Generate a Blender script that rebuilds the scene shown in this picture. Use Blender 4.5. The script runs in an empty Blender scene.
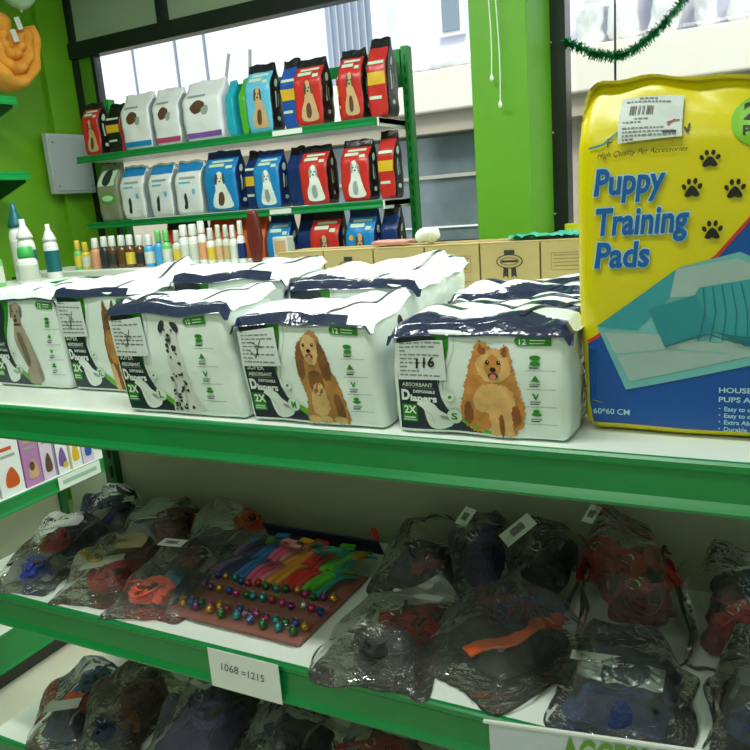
import bpy, bmesh, math, random
from math import sin, cos, pi, radians, sqrt, exp
from mathutils import Vector, Matrix, noise
from mathutils.geometry import tessellate_polygon

S = bpy.context.scene
COL = S.collection

# ---------------------------------------------------------------- camera
cam_data = bpy.data.cameras.new('camera')
cam = bpy.data.objects.new('camera', cam_data)
COL.objects.link(cam)
cam_data.sensor_fit = 'HORIZONTAL'
cam_data.sensor_width = 36.0
cam_data.lens = 36.0 * 750.0 / 750.0
cam_data.clip_start = 0.02
cam_data.clip_end = 200
AX = Vector((0.89085675, 0.03442633, -0.45297801))
AY = Vector((0.44767662, -0.23597823, 0.86249633))
AZ = Vector((-0.07720037, -0.97114834, -0.22563466))
RW = Matrix((AX, AY, AZ))                      # world = RW @ (right, down, forward)
right = RW @ Vector((1, 0, 0)); down = RW @ Vector((0, 1, 0)); fwd = RW @ Vector((0, 0, 1))
m = Matrix((right, -down, -fwd)).transposed().to_4x4()
m.translation = Vector((0, 0, 1.6))
cam.matrix_world = m
cam_data.dof.use_dof = False
S.camera = cam

# ---------------------------------------------------------------- view, world, lights
vs = S.view_settings
vs.view_transform = 'Standard'; vs.look = 'None'; vs.gamma = 1.0; vs.use_curve_mapping = False
vs.exposure = 0.0
wd = bpy.data.worlds.new('sky'); S.world = wd; wd.use_nodes = True
bg = wd.node_tree.nodes['Background']
bg.inputs[0].default_value = (0.86, 0.93, 1.0, 1); bg.inputs[1].default_value = 1.9
sun_d = bpy.data.lights.new('sun', 'SUN'); sun = bpy.data.objects.new('sun', sun_d); COL.objects.link(sun)
sun_d.energy = 2.6; sun_d.angle = radians(12); sun_d.color = (1, .96, .90)
sun.rotation_euler = Vector((-0.25, 0.62, -0.75)).to_track_quat('-Z', 'Y').to_euler()
def area(name, loc, sx, sy, e, col=(0.97, 1, 0.95), rot=(0, 0, 0)):
    d = bpy.data.lights.new(name, 'AREA'); o = bpy.data.objects.new(name, d); COL.objects.link(o)
    d.shape = 'RECTANGLE'; d.size = sx; d.size_y = sy; d.energy = e; d.color = col
    o.location = loc; o.rotation_euler = rot
    return o
area('tube_light_near', (-0.7, 0.45, 2.93), 1.3, 0.16, 24)
area('tube_light_middle', (-1.7, 1.75, 2.93), 1.3, 0.16, 36)
area('tube_light_rear', (-0.6, -1.0, 2.93), 1.3, 0.16, 13)
area('tube_light_right', (1.1, 2.1, 2.93), 1.3, 0.16, 55)

# ---------------------------------------------------------------- materials
def lin(c):
    return tuple(((v / 255) / 12.92 if v / 255 <= 0.04045 else ((v / 255 + 0.055) / 1.055) ** 2.4) for v in c) + (1,)
MATS = {}
def mat(name, rgb, rough=0.5, metal=0.0, var=0.0, vscale=12.0, bump=0.0, bscale=40.0, spec=0.5, emit=0.0, coat=0.0):
    if name in MATS: return MATS[name]
    mt = bpy.data.materials.new(name); mt.use_nodes = True
    nt = mt.node_tree; b = nt.nodes['Principled BSDF']
    c = lin(rgb)
    b.inputs['Base Color'].default_value = c
    b.inputs['Roughness'].default_value = rough
    b.inputs['Metallic'].default_value = metal
    b.inputs['Specular IOR Level'].default_value = spec
    b.inputs['Coat Weight'].default_value = coat
    if emit:
        b.inputs['Emission Color'].default_value = c; b.inputs['Emission Strength'].default_value = emit
    if var or bump:
        tc = nt.nodes.new('ShaderNodeTexCoord')
    if var:
        n = nt.nodes.new('ShaderNodeTexNoise'); n.inputs['Scale'].default_value = vscale; n.inputs['Detail'].default_value = 4
        r = nt.nodes.new('ShaderNodeValToRGB')
        r.color_ramp.elements[0].position = .3; r.color_ramp.elements[1].position = .7
        r.color_ramp.elements[0].color = tuple(max(0, x * (1 - var)) for x in c[:3]) + (1,)
        r.color_ramp.elements[1].color = tuple(min(1, x * (1 + var)) for x in c[:3]) + (1,)
        nt.links.new(tc.outputs['Object'], n.inputs['Vector']); nt.links.new(n.outputs['Fac'], r.inputs['Fac'])
        nt.links.new(r.outputs['Color'], b.inputs['Base Color'])
    if bump:
        n2 = nt.nodes.new('ShaderNodeTexNoise'); n2.inputs['Scale'].default_value = bscale; n2.inputs['Detail'].default_value = 3
        bp = nt.nodes.new('ShaderNodeBump'); bp.inputs['Strength'].default_value = bump; bp.inputs['Distance'].default_value = 0.01
        nt.links.new(tc.outputs['Object'], n2.inputs['Vector']); nt.links.new(n2.outputs['Fac'], bp.inputs['Height'])
        nt.links.new(bp.outputs['Normal'], b.inputs['Normal'])
    MATS[name] = mt
    return mt
def clear_mat(name, tint, haze, rough, gl=(1, 1, 1, 1), bump=0.0, bscale=30, fres=1.45, hazecol=(0.75, .8, .75, 1)):
    """thin clear film or pane: see-through, a little milky, with a gloss"""
    if name in MATS: return MATS[name]
    mt = bpy.data.materials.new(name); mt.use_nodes = True; nt = mt.node_tree
    for n in list(nt.nodes): nt.nodes.remove(n)
    out = nt.nodes.new('ShaderNodeOutputMaterial')
    tr = nt.nodes.new('ShaderNodeBsdfTransparent'); tr.inputs[0].default_value = tint
    df = nt.nodes.new('ShaderNodeBsdfDiffuse'); df.inputs[0].default_value = hazecol
    gs = nt.nodes.new('ShaderNodeBsdfGlossy'); gs.inputs[0].default_value = gl; gs.inputs['Roughness'].default_value = rough
    m1 = nt.nodes.new('ShaderNodeMixShader'); m1.inputs[0].default_value = haze
    m2 = nt.nodes.new('ShaderNodeMixShader'); fr = nt.nodes.new('ShaderNodeFresnel'); fr.inputs[0].default_value = fres
    nt.links.new(tr.outputs[0], m1.inputs[1]); nt.links.new(df.outputs[0], m1.inputs[2])
    nt.links.new(m1.outputs[0], m2.inputs[1]); nt.links.new(gs.outputs[0], m2.inputs[2])
    nt.links.new(fr.outputs[0], m2.inputs[0]); nt.links.new(m2.outputs[0], out.inputs[0])
    if bump:
        tc = nt.nodes.new('ShaderNodeTexCoord')
        n2 = nt.nodes.new('ShaderNodeTexNoise'); n2.inputs['Scale'].default_value = bscale; n2.inputs['Detail'].default_value = 3
        n2.inputs['Distortion'].default_value = 1.5
        bp = nt.nodes.new('ShaderNodeBump'); bp.inputs['Strength'].default_value = bump; bp.inputs['Distance'].default_value = 0.02
        nt.links.new(tc.outputs['Object'], n2.inputs['Vector']); nt.links.new(n2.outputs['Fac'], bp.inputs['Height'])
        nt.links.new(bp.outputs['Normal'], gs.inputs['Normal'])
    MATS[name] = mt
    return mt

GREEN_RAIL = mat('green_enamel', (8, 128, 62), 0.28, var=.06, vscale=6, spec=.6)
WHITE_DECK = mat('white_enamel', (226, 236, 226), 0.35, var=.03, vscale=5)
GREY_PANEL = mat('grey_back_panel', (168, 172, 150), 0.5, var=.05, vscale=3)
WALL_GREEN = mat('leaf_green_paint', (112, 178, 26), 0.55, var=.06, vscale=2.5, bump=.05, bscale=30)
PILLAR_GREEN = mat('pillar_green_paint', (92, 160, 24), 0.5, var=.04, vscale=2)
BLACK_FRAME = mat('black_aluminium', (22, 26, 32), 0.3, spec=.6)
FLOOR_M = mat('pale_floor_tile', (205, 205, 185), 0.3, var=.04, vscale=4)
CEIL_M = mat('ceiling_white', (225, 230, 222), 0.8, var=.02)
NAVY = mat('navy_ink', (22, 32, 52), 0.3, spec=.6)
NAVY_GLOSS = mat('navy_film', (18, 28, 66), 0.14, spec=.9, bump=.25, bscale=40)
BAGWHITE = mat('white_film', (224, 236, 230), 0.28, var=.03, vscale=10, bump=.18, bscale=25)
INKGREEN = mat('green_ink', (38, 132, 22), 0.35)
LIME = mat('lime_ink', (88, 170, 28), 0.35)
INKWHITE = mat('white_ink', (222, 232, 226), 0.4)
INKPALE = mat('pale_green_ink', (196, 222, 200), 0.4)
INKGREY = mat('grey_ink', (150, 162, 158), 0.45)
INKDARK = mat('dark_ink', (40, 48, 46), 0.5)
INKBLACK = mat('black_ink', (14, 14, 14), 0.5)
PAPER = mat('paper_label', (206, 214, 212), 0.7)
PAPERW = mat('white_card', (225, 230, 226), 0.6)
CLEAR_BAG = clear_mat('clear_polybag', (0.98, 0.985, 0.98, 1), 0.055, 0.10, bump=.7, bscale=17, fres=1.30)
GLASS = clear_mat('window_glass', (0.95, 0.97, 0.97, 1), 0.0, 0.01, fres=1.22)

# ---------------------------------------------------------------- geometry helpers
class MB:
    def __init__(s): s.v = []; s.f = []; s.m = []; s.mats = []
    def mi(s, mt):
        if mt not in s.mats: s.mats.append(mt)
        return s.mats.index(mt)
    def face(s, pts, mt):
        b = len(s.v); s.v += [tuple(p) for p in pts]; s.f.append(tuple(range(b, b + len(pts)))); s.m.append(s.mi(mt))
    def box(s, c, d, mt, rot=None, bevel=0.0):
        x, y, z = d[0] / 2, d[1] / 2, d[2] / 2
        k = s.mi(mt)
        if bevel <= 0:
            P = [(-x, -y, -z), (x, -y, -z), (x, y, -z), (-x, y, -z), (-x, -y, z), (x, -y, z), (x, y, z), (-x, y, z)]
            F = [(0, 3, 2, 1), (4, 5, 6, 7), (0, 1, 5, 4), (1, 2, 6, 5), (2, 3, 7, 6), (3, 0, 4, 7)]
        else:
            bm = bmesh.new(); bmesh.ops.create_cube(bm, size=1)
            for v in bm.verts: v.co = Vector((v.co.x * d[0], v.co.y * d[1], v.co.z * d[2]))
            bmesh.ops.bevel(bm, geom=list(bm.edges), offset=bevel, segments=2, affect='EDGES', profile=.5)
            bm.verts.index_update()
            P = [v.co.copy() for v in bm.verts]; F = [tuple(v.index for v in f.verts) for f in bm.faces]; bm.free()
        b = len(s.v)
        for p in P:
            q = Vector(p)
            if rot is not None: q = rot @ q
            s.v.append(tuple(q + Vector(c)))
        for f in F: s.f.append(tuple(b + i for i in f)); s.m.append(k)
    def grid(s, fn, nu, nv, mt, matfn=None, closeu=False):
        b = len(s.v); k = s.mi(mt)
        for j in range(nv + 1):
            for i in range(nu + (0 if closeu else 1)):
                s.v.append(tuple(fn(i / nu, j / nv)))
        w = nu if closeu else nu + 1
        for j in range(nv):
            for i in range(nu):
                a = b + j * w + i; c = b + j * w + (i + 1) % w
                s.f.append((a, c, c + w, a + w))
                s.m.append(k if matfn is None else s.mi(matfn((i + .5) / nu, (j + .5) / nv)))
    def tube(s, pts, r, mt, n=8, closed=False, flat=1.0, caps=True):
        pts = [Vector(p) for p in pts]; N = len(pts); k = s.mi(mt); b = len(s.v)
        up = Vector((0, 0, 1)); prev = None
        for i, p in enumerate(pts):
            t = (pts[(i + 1) % N] - pts[i - 1]) if closed else (pts[min(i + 1, N - 1)] - pts[max(i - 1, 0)])
            if t.length < 1e-9: t = Vector((1, 0, 0))
            t.normalize()
            if prev is None:
                a = up if abs(t.dot(up)) < .9 else Vector((1, 0, 0))
                nn = (a - t * a.dot(t)).normalized()
            else:
                nn = prev - t * prev.dot(t)
                if nn.length < 1e-6: nn = t.orthogonal()
                nn.normalize()
            prev = nn; bb = t.cross(nn)
            rr = r[i] if isinstance(r, (list, tuple)) else r
            for q in range(n):
                an = 2 * pi * q / n
                s.v.append(tuple(p + nn * (cos(an) * rr * flat) + bb * (sin(an) * rr)))
        R = N if closed else N - 1
        for i in range(R):
            for q in range(n):
                a = b + i * n + q; c = b + i * n + (q + 1) % n
                a2 = b + ((i + 1) % N) * n + q; c2 = b + ((i + 1) % N) * n + (q + 1) % n
                s.f.append((a, c, c2, a2)); s.m.append(k)
        if not closed and caps:
            s.f.append(tuple(b + q for q in reversed(range(n)))); s.m.append(k)
            s.f.append(tuple(b + (N - 1) * n + q for q in range(n))); s.m.append(k)
    def strap(s, pts, w, th, mt, wdir=(0, 0, 1), closed=False):
        """flat webbing along pts, its width along wdir"""
        pts = [Vector(p) for p in pts]; N = len(pts); k = s.mi(mt); b = len(s.v); W = Vector(wdir).normalized()
        for i, p in enumerate(pts):
            t = (pts[(i + 1) % N] - pts[i - 1]) if closed else (pts[min(i + 1, N - 1)] - pts[max(i - 1, 0)])
            t.normalize(); ww = (W - t * W.dot(t))
            ww = ww.normalized() if ww.length > 1e-5 else t.orthogonal().normalized()
            nn = t.cross(ww)
            for a, c in ((-1, -1), (1, -1), (1, 1), (-1, 1)):
                s.v.append(tuple(p + ww * (a * w / 2) + nn * (c * th / 2)))
        R = N if closed else N - 1
        for i in range(R):
            for q in range(4):
                a = b + i * 4 + q; c = b + i * 4 + (q + 1) % 4; i2 = (i + 1) % N
                s.f.append((a, c, b + i2 * 4 + (q + 1) % 4, b + i2 * 4 + q)); s.m.append(k)
        if not closed:
            s.f.append((b + 3, b + 2, b + 1, b)); s.m.append(k)
            e = b + (N - 1) * 4; s.f.append((e, e + 1, e + 2, e + 3)); s.m.append(k)
    def lathe(s, prof, mt, c=(0, 0, 0), n=16, matfn=None):
        k = s.mi(mt); b = len(s.v)
        for r, z in prof:
            for q in range(n):
                an = 2 * pi * q / n; s.v.append((c[0] + r * cos(an), c[1] + r * sin(an), c[2] + z))
        for i in range(len(prof) - 1):
            for q in range(n):
                a = b + i * n + q; d = b + i * n + (q + 1) % n
                s.f.append((a, d, d + n, a + n)); s.m.append(k)
        s.f.append(tuple(b + q for q in reversed(range(n)))); s.m.append(k)
        s.f.append(tuple(b + (len(prof) - 1) * n + q for q in range(n))); s.m.append(k)
    def ball(s, c, r, mt, n=10, sc=(1, 1, 1)):
        k = s.mi(mt); b = len(s.v); h = max(4, n // 2 + 1)
        for j in range(h + 1):
            ph = pi * j / h
            for i in range(n):
                th = 2 * pi * i / n
                s.v.append((c[0] + r * sc[0] * sin(ph) * cos(th), c[1] + r * sc[1] * sin(ph) * sin(th), c[2] + r * sc[2] * cos(ph)))
        for j in range(h):
            for i in range(n):
                a = b + j * n + i; d = b + j * n + (i + 1) % n
                s.f.append((a, a + n, d + n, d)); s.m.append(k)
    def soft(s, d, r, mt, nx=16, ny=8, nz=12, disp=None, c=(0, 0, 0), matfn=None):
        """rounded, subdivided box centred in x,y with its base at z=0; disp(p, normal) returns the moved point"""
        hx, hy, hz = d[0] / 2, d[1] / 2, d[2] / 2
        def rp(p):
            q = Vector((max(-hx + r, min(hx - r, p.x)), max(-hy + r, min(hy - r, p.y)), max(-hz + r, min(hz - r, p.z))))
            e = p - q
            if e.length > 1e-9: e.normalize()
            else: e = Vector((0, 0, 1))
            return q + e * r, e
        def side(o, a, b_, na, nb):
            def fn(u, v):
                p = Vector(o) + Vector(a) * u + Vector(b_) * v
                p2, n_ = rp(p)
                p2.z += hz
                if disp: p2 = disp(p2, n_)
                return p2 + Vector(c)
            mf = None
            if matfn:
                def mf(u, v):
                    p = Vector(o) + Vector(a) * u + Vector(b_) * v; p.z += hz
                    return matfn(p)
            s.grid(fn, na, nb, mt, mf)
        X, Y, Z = d
        side((-hx, -hy, -hz), (X, 0, 0), (0, 0, Z), nx, nz)
        side((hx, hy, -hz), (-X, 0, 0), (0, 0, Z), nx, nz)
        side((hx, -hy, -hz), (0, Y, 0), (0, 0, Z), ny, nz)
        side((-hx, hy, -hz), (0, -Y, 0), (0, 0, Z), ny, nz)
        side((-hx, -hy, hz), (X, 0, 0), (0, Y, 0), nx, ny)
        side((-hx, hy, -hz), (X, 0, 0), (0, -Y, 0), nx, ny)
    def build(s, name, parent=None, smooth=False, weld=False, loc=None):
        me = bpy.data.meshes.new(name); me.from_pydata(s.v, [], s.f)
        for mt in s.mats: me.materials.append(mt)
        me.polygons.foreach_set('material_index', s.m)
        if weld:
            bm = bmesh.new(); bm.from_mesh(me); bmesh.ops.remove_doubles(bm, verts=bm.verts, dist=1e-5)
            bmesh.ops.recalc_face_normals(bm, faces=bm.faces); bm.to_mesh(me); bm.free()
        if smooth: me.polygons.foreach_set('use_smooth', [True] * len(me.polygons))
        me.update()
        o = bpy.data.objects.new(name, me); COL.objects.link(o)
        if parent is not None: o.parent = parent
        if loc is not None: o.location = loc
        return o

def thing(name, label, cat, loc=(0, 0, 0), rz=0.0, group=None):
    o = bpy.data.objects.new(name, None); COL.objects.link(o); o.empty_display_size = .05
    o.location = loc; o.rotation_euler = (0, 0, rz); o['label'] = label; o['category'] = cat
    if group: o['group'] = group
    return o
def tag(o, label, cat, group=None, kind=None):
    o['label'] = label; o['category'] = cat
    if group: o['group'] = group
    if kind: o['kind'] = kind
    return o
def struct(o, label=None):
    o['kind'] = 'structure'
    if label: o['label'] = label
    return o
def copy_tree(o, parent=None):
    c = o.copy(); COL.objects.link(c)
    if parent is not None: c.parent = parent
    for ch in list(o.children): copy_tree(ch, c)
    return c
def crm(pts, n=6, closed=True):
    """smooth curve through 2-D or 3-D control points"""
    P = [Vector(p) for p in pts]; N = len(P); out = []
    rng = range(N) if closed else range(N - 1)
    for i in rng:
        if closed: a, b, c, d = P[i - 1], P[i], P[(i + 1) % N], P[(i + 2) % N]
        else: a, b, c, d = P[max(i - 1, 0)], P[i], P[i + 1], P[min(i + 2, N - 1)]
        for k in range(n):
            t = k / n
            out.append(0.5 * ((2 * b) + (c - a) * t + (2 * a - 5 * b + 4 * c - d) * t * t + (3 * b - a - 3 * c + d) * t ** 3))
    if not closed: out.append(P[-1])
    return out
def jag(pts, amp, seed=1, sub=2):
    r = random.Random(seed); out = []; N = len(pts)
    for i in range(N):
        a = Vector(pts[i]); b = Vector(pts[(i + 1) % N])
        for k in range(sub):
            p = a.lerp(b, k / sub); t = (b - a)
            n_ = Vector((t.y, -t.x)); n_ = n_.normalized() if n_.length > 1e-9 else n_
            out.append(p + n_ * r.uniform(-amp, amp))
    return out
TXT = {}
def text_tris(txt, off=0.0):
    key = (txt, off)
    if key in TXT: return TXT[key]
    cu = bpy.data.curves.new('lettering', 'FONT'); cu.body = txt; cu.resolution_u = 3; cu.offset = off; cu.size = 1.0
    ob = bpy.data.objects.new('lettering', cu); COL.objects.link(ob)
    bpy.context.view_layer.update()
    me = ob.to_mesh(); me.calc_loop_triangles()
    T = [[Vector((me.vertices[i].co.x, me.vertices[i].co.y)) for i in t.vertices] for t in me.loop_triangles]
    ob.to_mesh_clear(); bpy.data.objects.remove(ob); bpy.data.curves.remove(cu)
    xs = [p.x for t in T for p in t]; w = (min(xs), max(xs)) if xs else (0, 1)
    TXT[key] = (T, w)
    return TXT[key]
class Art:
    """flat print laid on a surface: fn(x, z, lift) gives the point on that surface"""
    def __init__(s, mb, fn, h=0.012, step=0.00035): s.mb = mb; s.fn = fn; s.h = h; s.step = step
    def tri(s, a, b, c, mt, L, depth=0):
        ab, bc, ca = (a - b).length, (b - c).length, (c - a).length
        mx = max(ab, bc, ca)
        if mx > s.h and depth < 9:
            if mx == ab: m_ = (a + b) / 2; s.tri(a, m_, c, mt, L, depth + 1); s.tri(m_, b, c, mt, L, depth + 1)
            elif mx == bc: m_ = (b + c) / 2; s.tri(a, b, m_, mt, L, depth + 1); s.tri(a, m_, c, mt, L, depth + 1)
            else: m_ = (c + a) / 2; s.tri(a, b, m_, mt, L, depth + 1); s.tri(m_, b, c, mt, L, depth + 1)
            return
        s.mb.face([s.fn(p.x, p.y, (L + 1) * s.step) for p in (a, b, c)], mt)
    def poly(s, pts, mt, L=0):
        P = [Vector((p[0], p[1])) for p in pts]
        for t in tessellate_polygon([[Vector((p.x, p.y, 0)) for p in P]]):
            s.tri(P[t[0]], P[t[1]], P[t[2]], mt, L)
    def blob(s, pts, mt, L=0, n=5, fur=0, seed=1):
        q = crm([(p[0], p[1]) for p in pts], n)
        if fur: q = jag(q, fur, seed)
        s.poly(q, mt, L)
    def rect(s, x0, z0, x1, z1, mt, L=0): s.poly([(x0, z0), (x1, z0), (x1, z1), (x0, z1)], mt, L)
    def oval(s, x, z, rx, rz, mt, L=0, n=14, a=0):
        s.poly([(x + rx * cos(2 * pi * k / n) * cos(a) - rz * sin(2 * pi * k / n) * sin(a), z + rx * cos(2 * pi * k / n) * sin(a) + rz * sin(2 * pi * k / n) * cos(a)) for k in range(n)], mt, L)
    def line(s, pts, w, mt, L=0):
        P = [Vector((p[0], p[1])) for p in pts]
        for a, b in zip(P[:-1], P[1:]):
            t = (b - a).normalized(); n_ = Vector((-t.y, t.x)) * w / 2
            s.poly([a - n_, b - n_, b + n_, a + n_], mt, L)
    def text(s, txt, x, z, size, mt, L=0, off=0.0, width=None, shear=0.0, rot=0.0):
        T, (x0, x1) = text_tris(txt, off)
        T0, (u0, u1) = text_tris(txt, 0.0)
        kx = size if width is None else width / max(1e-6, (u1 - u0))
        cr, sr = cos(rot), sin(rot)
        for t in T:
            q = []
            for p in t:
                px = (p.x - u0) * kx + p.y * size * shear; py = p.y * size
                q.append(Vector((x + px * cr - py * sr, z + px * sr + py * cr)))
            s.tri(q[0], q[1], q[2], mt, L)

def N3(x, y, z, sc=1.0): return noise.noise(Vector((x * sc, y * sc, z * sc)))
R = random.Random(7)

# ================================================================ the room
def sbox(name, c, d, mt, **k):
    b = MB(); b.box(c, d, mt, **k); return struct(b.build(name))
XL, XR, YB, YF, ZC = -3.64, 2.2, 3.40, -2.4, 3.0
sbox('floor', ((XL + XR) / 2, (YB + YF) / 2, -0.025), (XR - XL + .3, YB - YF + .3, 0.05), FLOOR_M)
sbox('ceiling', ((XL + XR) / 2, (YB + YF) / 2, ZC + 0.025), (XR - XL + .3, YB - YF + .3, 0.05), CEIL_M)
b = MB(); b.box((XL - .05, (YB + YF) / 2, ZC / 2), (.1, YB - YF, ZC), WALL_GREEN)
b.box((XL + .015, 3.30, ZC / 2), (.03, .20, ZC), WALL_GREEN)
struct(b.build('wall_left'))
sbox('wall_right', (XR + .05, (YB + YF) / 2, ZC / 2), (.1, YB - YF, ZC), mat('pale_wall', (205, 215, 200), .7))
sbox('wall_front', ((XL + XR) / 2, YF - .05, ZC / 2), (XR - XL + .2, .1, ZC), mat('pale_wall', (205, 215, 200), .7))
b = MB(); b.box(((XL + XR) / 2, YB + .06, 1.35 / 2), (XR - XL + .2, .12, 1.35), WALL_GREEN)
struct(b.build('wall_back'))
b = MB(); b.box((-.927, 3.20, ZC / 2), (.226, .42, ZC), PILLAR_GREEN, bevel=.004); struct(b.build('wall_pillar'))
# --- left window: frame, transom panels, glass
TRANSOM = mat('transom_panel', (170, 190, 165), .35, var=.08, vscale=1.5)
STRIPG = mat('green_reveal', (88, 150, 40), .5)
w1 = thing('window_1', 'shopfront window behind the pet food shelves', 'window', (0, 3.40, 1.35))
del w1['category']; struct(w1)
b = MB()
b.box((-3.595, .03, .83), (.05, .06, 1.66), BLACK_FRAME)
b.box((-3.45, .03, .60), (.025, .05, 1.17), BLACK_FRAME)
b.box((-2.34, .02, 1.222), (2.55, .07, .085), BLACK_FRAME)
b.box((-2.90, .02, 1.46), (.055, .06, .40), BLACK_FRAME); b.box((-1.95, .02, 1.46), (.055, .06, .40), BLACK_FRAME)
b.box((-2.32, .03, .02), (2.54, .08, .04), BLACK_FRAME); b.box((-1.055, .03, .83), (.03, .06, 1.66), BLACK_FRAME)
b.build('window_frame', w1)
b = MB(); b.box((-3.515, .03, .60), (.105, .03, 1.17), STRIPG); b.build('green_strip', w1)
b = MB(); b.box((-3.25, .03, 1.46), (.64, .012, .40), TRANSOM); b.box((-2.42, .03, 1.46), (.90, .012, .40), TRANSOM); b.box((-1.5, .03, 1.46), (.85, .012, .40), TRANSOM)
b.build('transom_panel', w1)
b = MB(); b.box((-2.25, .03, .61), (2.37, .004, 1.14), GLASS); b.build('glass', w1)
w2 = thing('window_2', 'shopfront window right of the green pillar', 'window', (0, 3.40, 1.35)); del w2['category']; struct(w2)
b = MB(); b.box((-.783, .0, .83), (.064, .10, 1.66), BLACK_FRAME); b.box((.7, .03, 1.222), (2.9, .07, .085), BLACK_FRAME)
b.box((-.565, .03, .6), (.008, .012, 1.16), BLACK_FRAME); b.box((2.15, .03, .83), (.06, .06, 1.66), BLACK_FRAME)
b.box((.7, .03, .01), (2.9, .08, .02), mat('white_sill', (215, 222, 215), .5)); b.build('window_frame', w2)
for z in (.18, .42, .70):
    pass
b = MB()
for z in (.13, .47, .83): b.lathe([(.006, 0), (.009, .003), (.006, .008)], mat('steel', (200, 205, 205), .2, 1), (-.81, -.055, z), 8)
b.build('frame_rivet', w2)
b = MB(); b.box((.7, .03, .6), (2.85, .004, 1.16), GLASS); b.build('glass', w2)
b = MB(); b.box((.7, .03, 1.46), (2.85, .012, .40), TRANSOM); b.build('transom_panel', w2)

# ================================================================ outside: the building across the street
sbox('pavement', (-1.5, 9.0, -.04), (26, 11, .08), mat('street_grey', (150, 150, 148), .8, var=.1))
CREAM = mat('cream_render', (226, 219, 204), .8, var=.035, vscale=2, bump=.1, bscale=8)
BLUEW = mat('bluish_white_render', (212, 212, 226), .8, var=.02, vscale=1)
TAN = mat('tan_render', (168, 158, 140), .85, var=.10, vscale=3)
OGL = mat('building_glass', (96, 108, 112), .12, var=.22, vscale=3.5, spec=.8)
WHF = mat('white_window_frame', (226, 226, 222), .5)
GROOVE = mat('dark_groove', (120, 128, 140), .7)
bl = thing('building', 'pale building across the street with a deep cream ledge', 'building', (0, 6.0, 0))
b = MB(); b.box((-1.5, 1.2, 3.3), (16, 1.6, 1.6), BLUEW); b.box((-1.5, 1.2, 5.5), (16, 1.6, 3), BLUEW); b.build('upper_wall', bl)
b = MB(); b.box((-1.5, .55, 1.0), (16, .5, 2.3), TAN); b.build('lower_wall', bl)
b = MB(); b.box((-1.5, .45, 2.43), (16, .9, .32), CREAM, bevel=.015); b.box((-1.5, .40, 2.19), (16, .62, .16), TAN); b.build('ledge', bl)  # lower band: shade under the ledge is put into its tan colour
b = MB()
for gx in (-5.03, -4.68): b.box((gx * 1.06, .395, 3.2), (.022, .03, 1.2), GROOVE)
b.box((-5.9, .395, 3.2), (.015, .03, 1.2), GROOVE)
b.build('wall_groove', bl)
b = MB()
b.box((-3.30, .39, 3.2), (.52, .05, 1.2), mat('blue_grey_shutter', (140, 150, 166), .4))
for i in range(7): b.box((-3.50 + i * .07, .35, 3.2), (.012, .03, 1.2), mat('blue_grey_shutter_edge', (165, 174, 188), .4))
b.build('shutter', bl)
b = MB(); b.box((-3.0, .36, 3.2), (.14, .12, 1.25), WHF); b.build('pilaster', bl)
f = MB()
for x0, x1 in ((-3.9, -2.06), (-1.22, .2)):
    zt, zb = 2.13, 1.08; y = .27
    f.box(((x0 + x1) / 2, y, zt - .02), (x1 - x0, .06, .035), mat('dark_lintel', (70, 74, 74), .6)); f.box(((x0 + x1) / 2, y, zb), (x1 - x0, .06, .05), WHF)
    f.box((x1 - .02, y, (zt + zb) / 2), (.045, .06, zt - zb), WHF); f.box((x0 + .02, y, (zt + zb) / 2), (.045, .06, zt - zb), WHF)
    f.box(((x0 + x1) / 2, y, 1.76), (x1 - x0, .05, .03), mat('tan_bar', (170, 165, 150), .6)); f.box(((x0 + x1) / 2, y, 1.33), (x1 - x0, .03, .015), WHF)
wf = f.build('window', bl)
for x0, x1 in ((-3.9, -2.06), (-1.22, .2)):
    b = MB(); b.box(((x0 + x1) / 2, .285, 1.6), (x1 - x0 - .06, .02, 1.04), OGL); b.build('pane', wf)
b = MB(); b.box((-2.36, .38, 3.15), (.22, .06, .52), WHF); sw = b.build('window', bl)
b = MB(); b.box((-2.36, .345, 3.15), (.15, .02, .45), mat('small_pane', (120, 135, 145), .15)); b.build('pane', sw)
# plastic-wrapped bundles lying on the ledge
PLW = mat('crumpled_plastic_sheet', (222, 224, 222), .35, var=.10, vscale=9, bump=.7, bscale=9)
def bundle(loc, d, seed, label, rz=0):
    b = MB()
    def dp(p, n):
        a = N3(p.x + seed, p.y, p.z, 5) * .09 + abs(N3(p.x * 2 + seed, p.y, p.z, 9)) * .05
        q = p + n * a * .6; q.z = max(q.z, 0); return q
    b.soft(d, min(d) * .45, PLW, 24, 14, 16, dp)
    o = b.build('plastic_bundle', smooth=True, weld=True); o.location = loc; o.rotation_euler = (0, 0, rz)
    tag(o, label, 'bundle', 'plastic bundles on the ledge outside')
bundle((-2.38, 6.12, 2.595), (.60, .16, .07), 3, 'low crumpled plastic bundle on the ledge left of the pillar', .05)
bundle((-2.26, 6.30, 2.595), (.20, .10, .20), 5, 'small taller plastic bundle behind the low one left of the pillar')
for i, (x, w_, h_, lb) in enumerate([(-1.22, .26, .40, 'first plastic-wrapped bundle right of the black window post'), (-.95, .26, .62, 'tall plastic-wrapped bundle above the sagging part of the tinsel'),
        (-.66, .24, .55, 'plastic-wrapped bundle right of the thin window bar'), (-.40, .22, .42, 'narrow wrapped bundle behind the rising end of the tinsel'),
        (-.12, .28, .36, 'plastic-wrapped bundle above the right half of the yellow pack'), (.20, .30, .30, 'rightmost low plastic-wrapped bundle on the ledge')]):
    bundle((x, 6.2 , 2.60), (w_ - .05, .18, h_), i * 3 + 11, lb, .1 * (i % 3 - 1))
b = MB()
for x, t in ((-4.52, .06), (-4.22, .0)): b.tube([(x, 6.05, 2.62), (x + t * .4, 6.05, 2.80), (x + .03 + t, 6.05, 3.02)], .016, mat('grey_post', (140, 138, 134), .6))
tag(b.build('post'), 'pair of short grey posts standing on the ledge across the street', 'posts')

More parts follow.
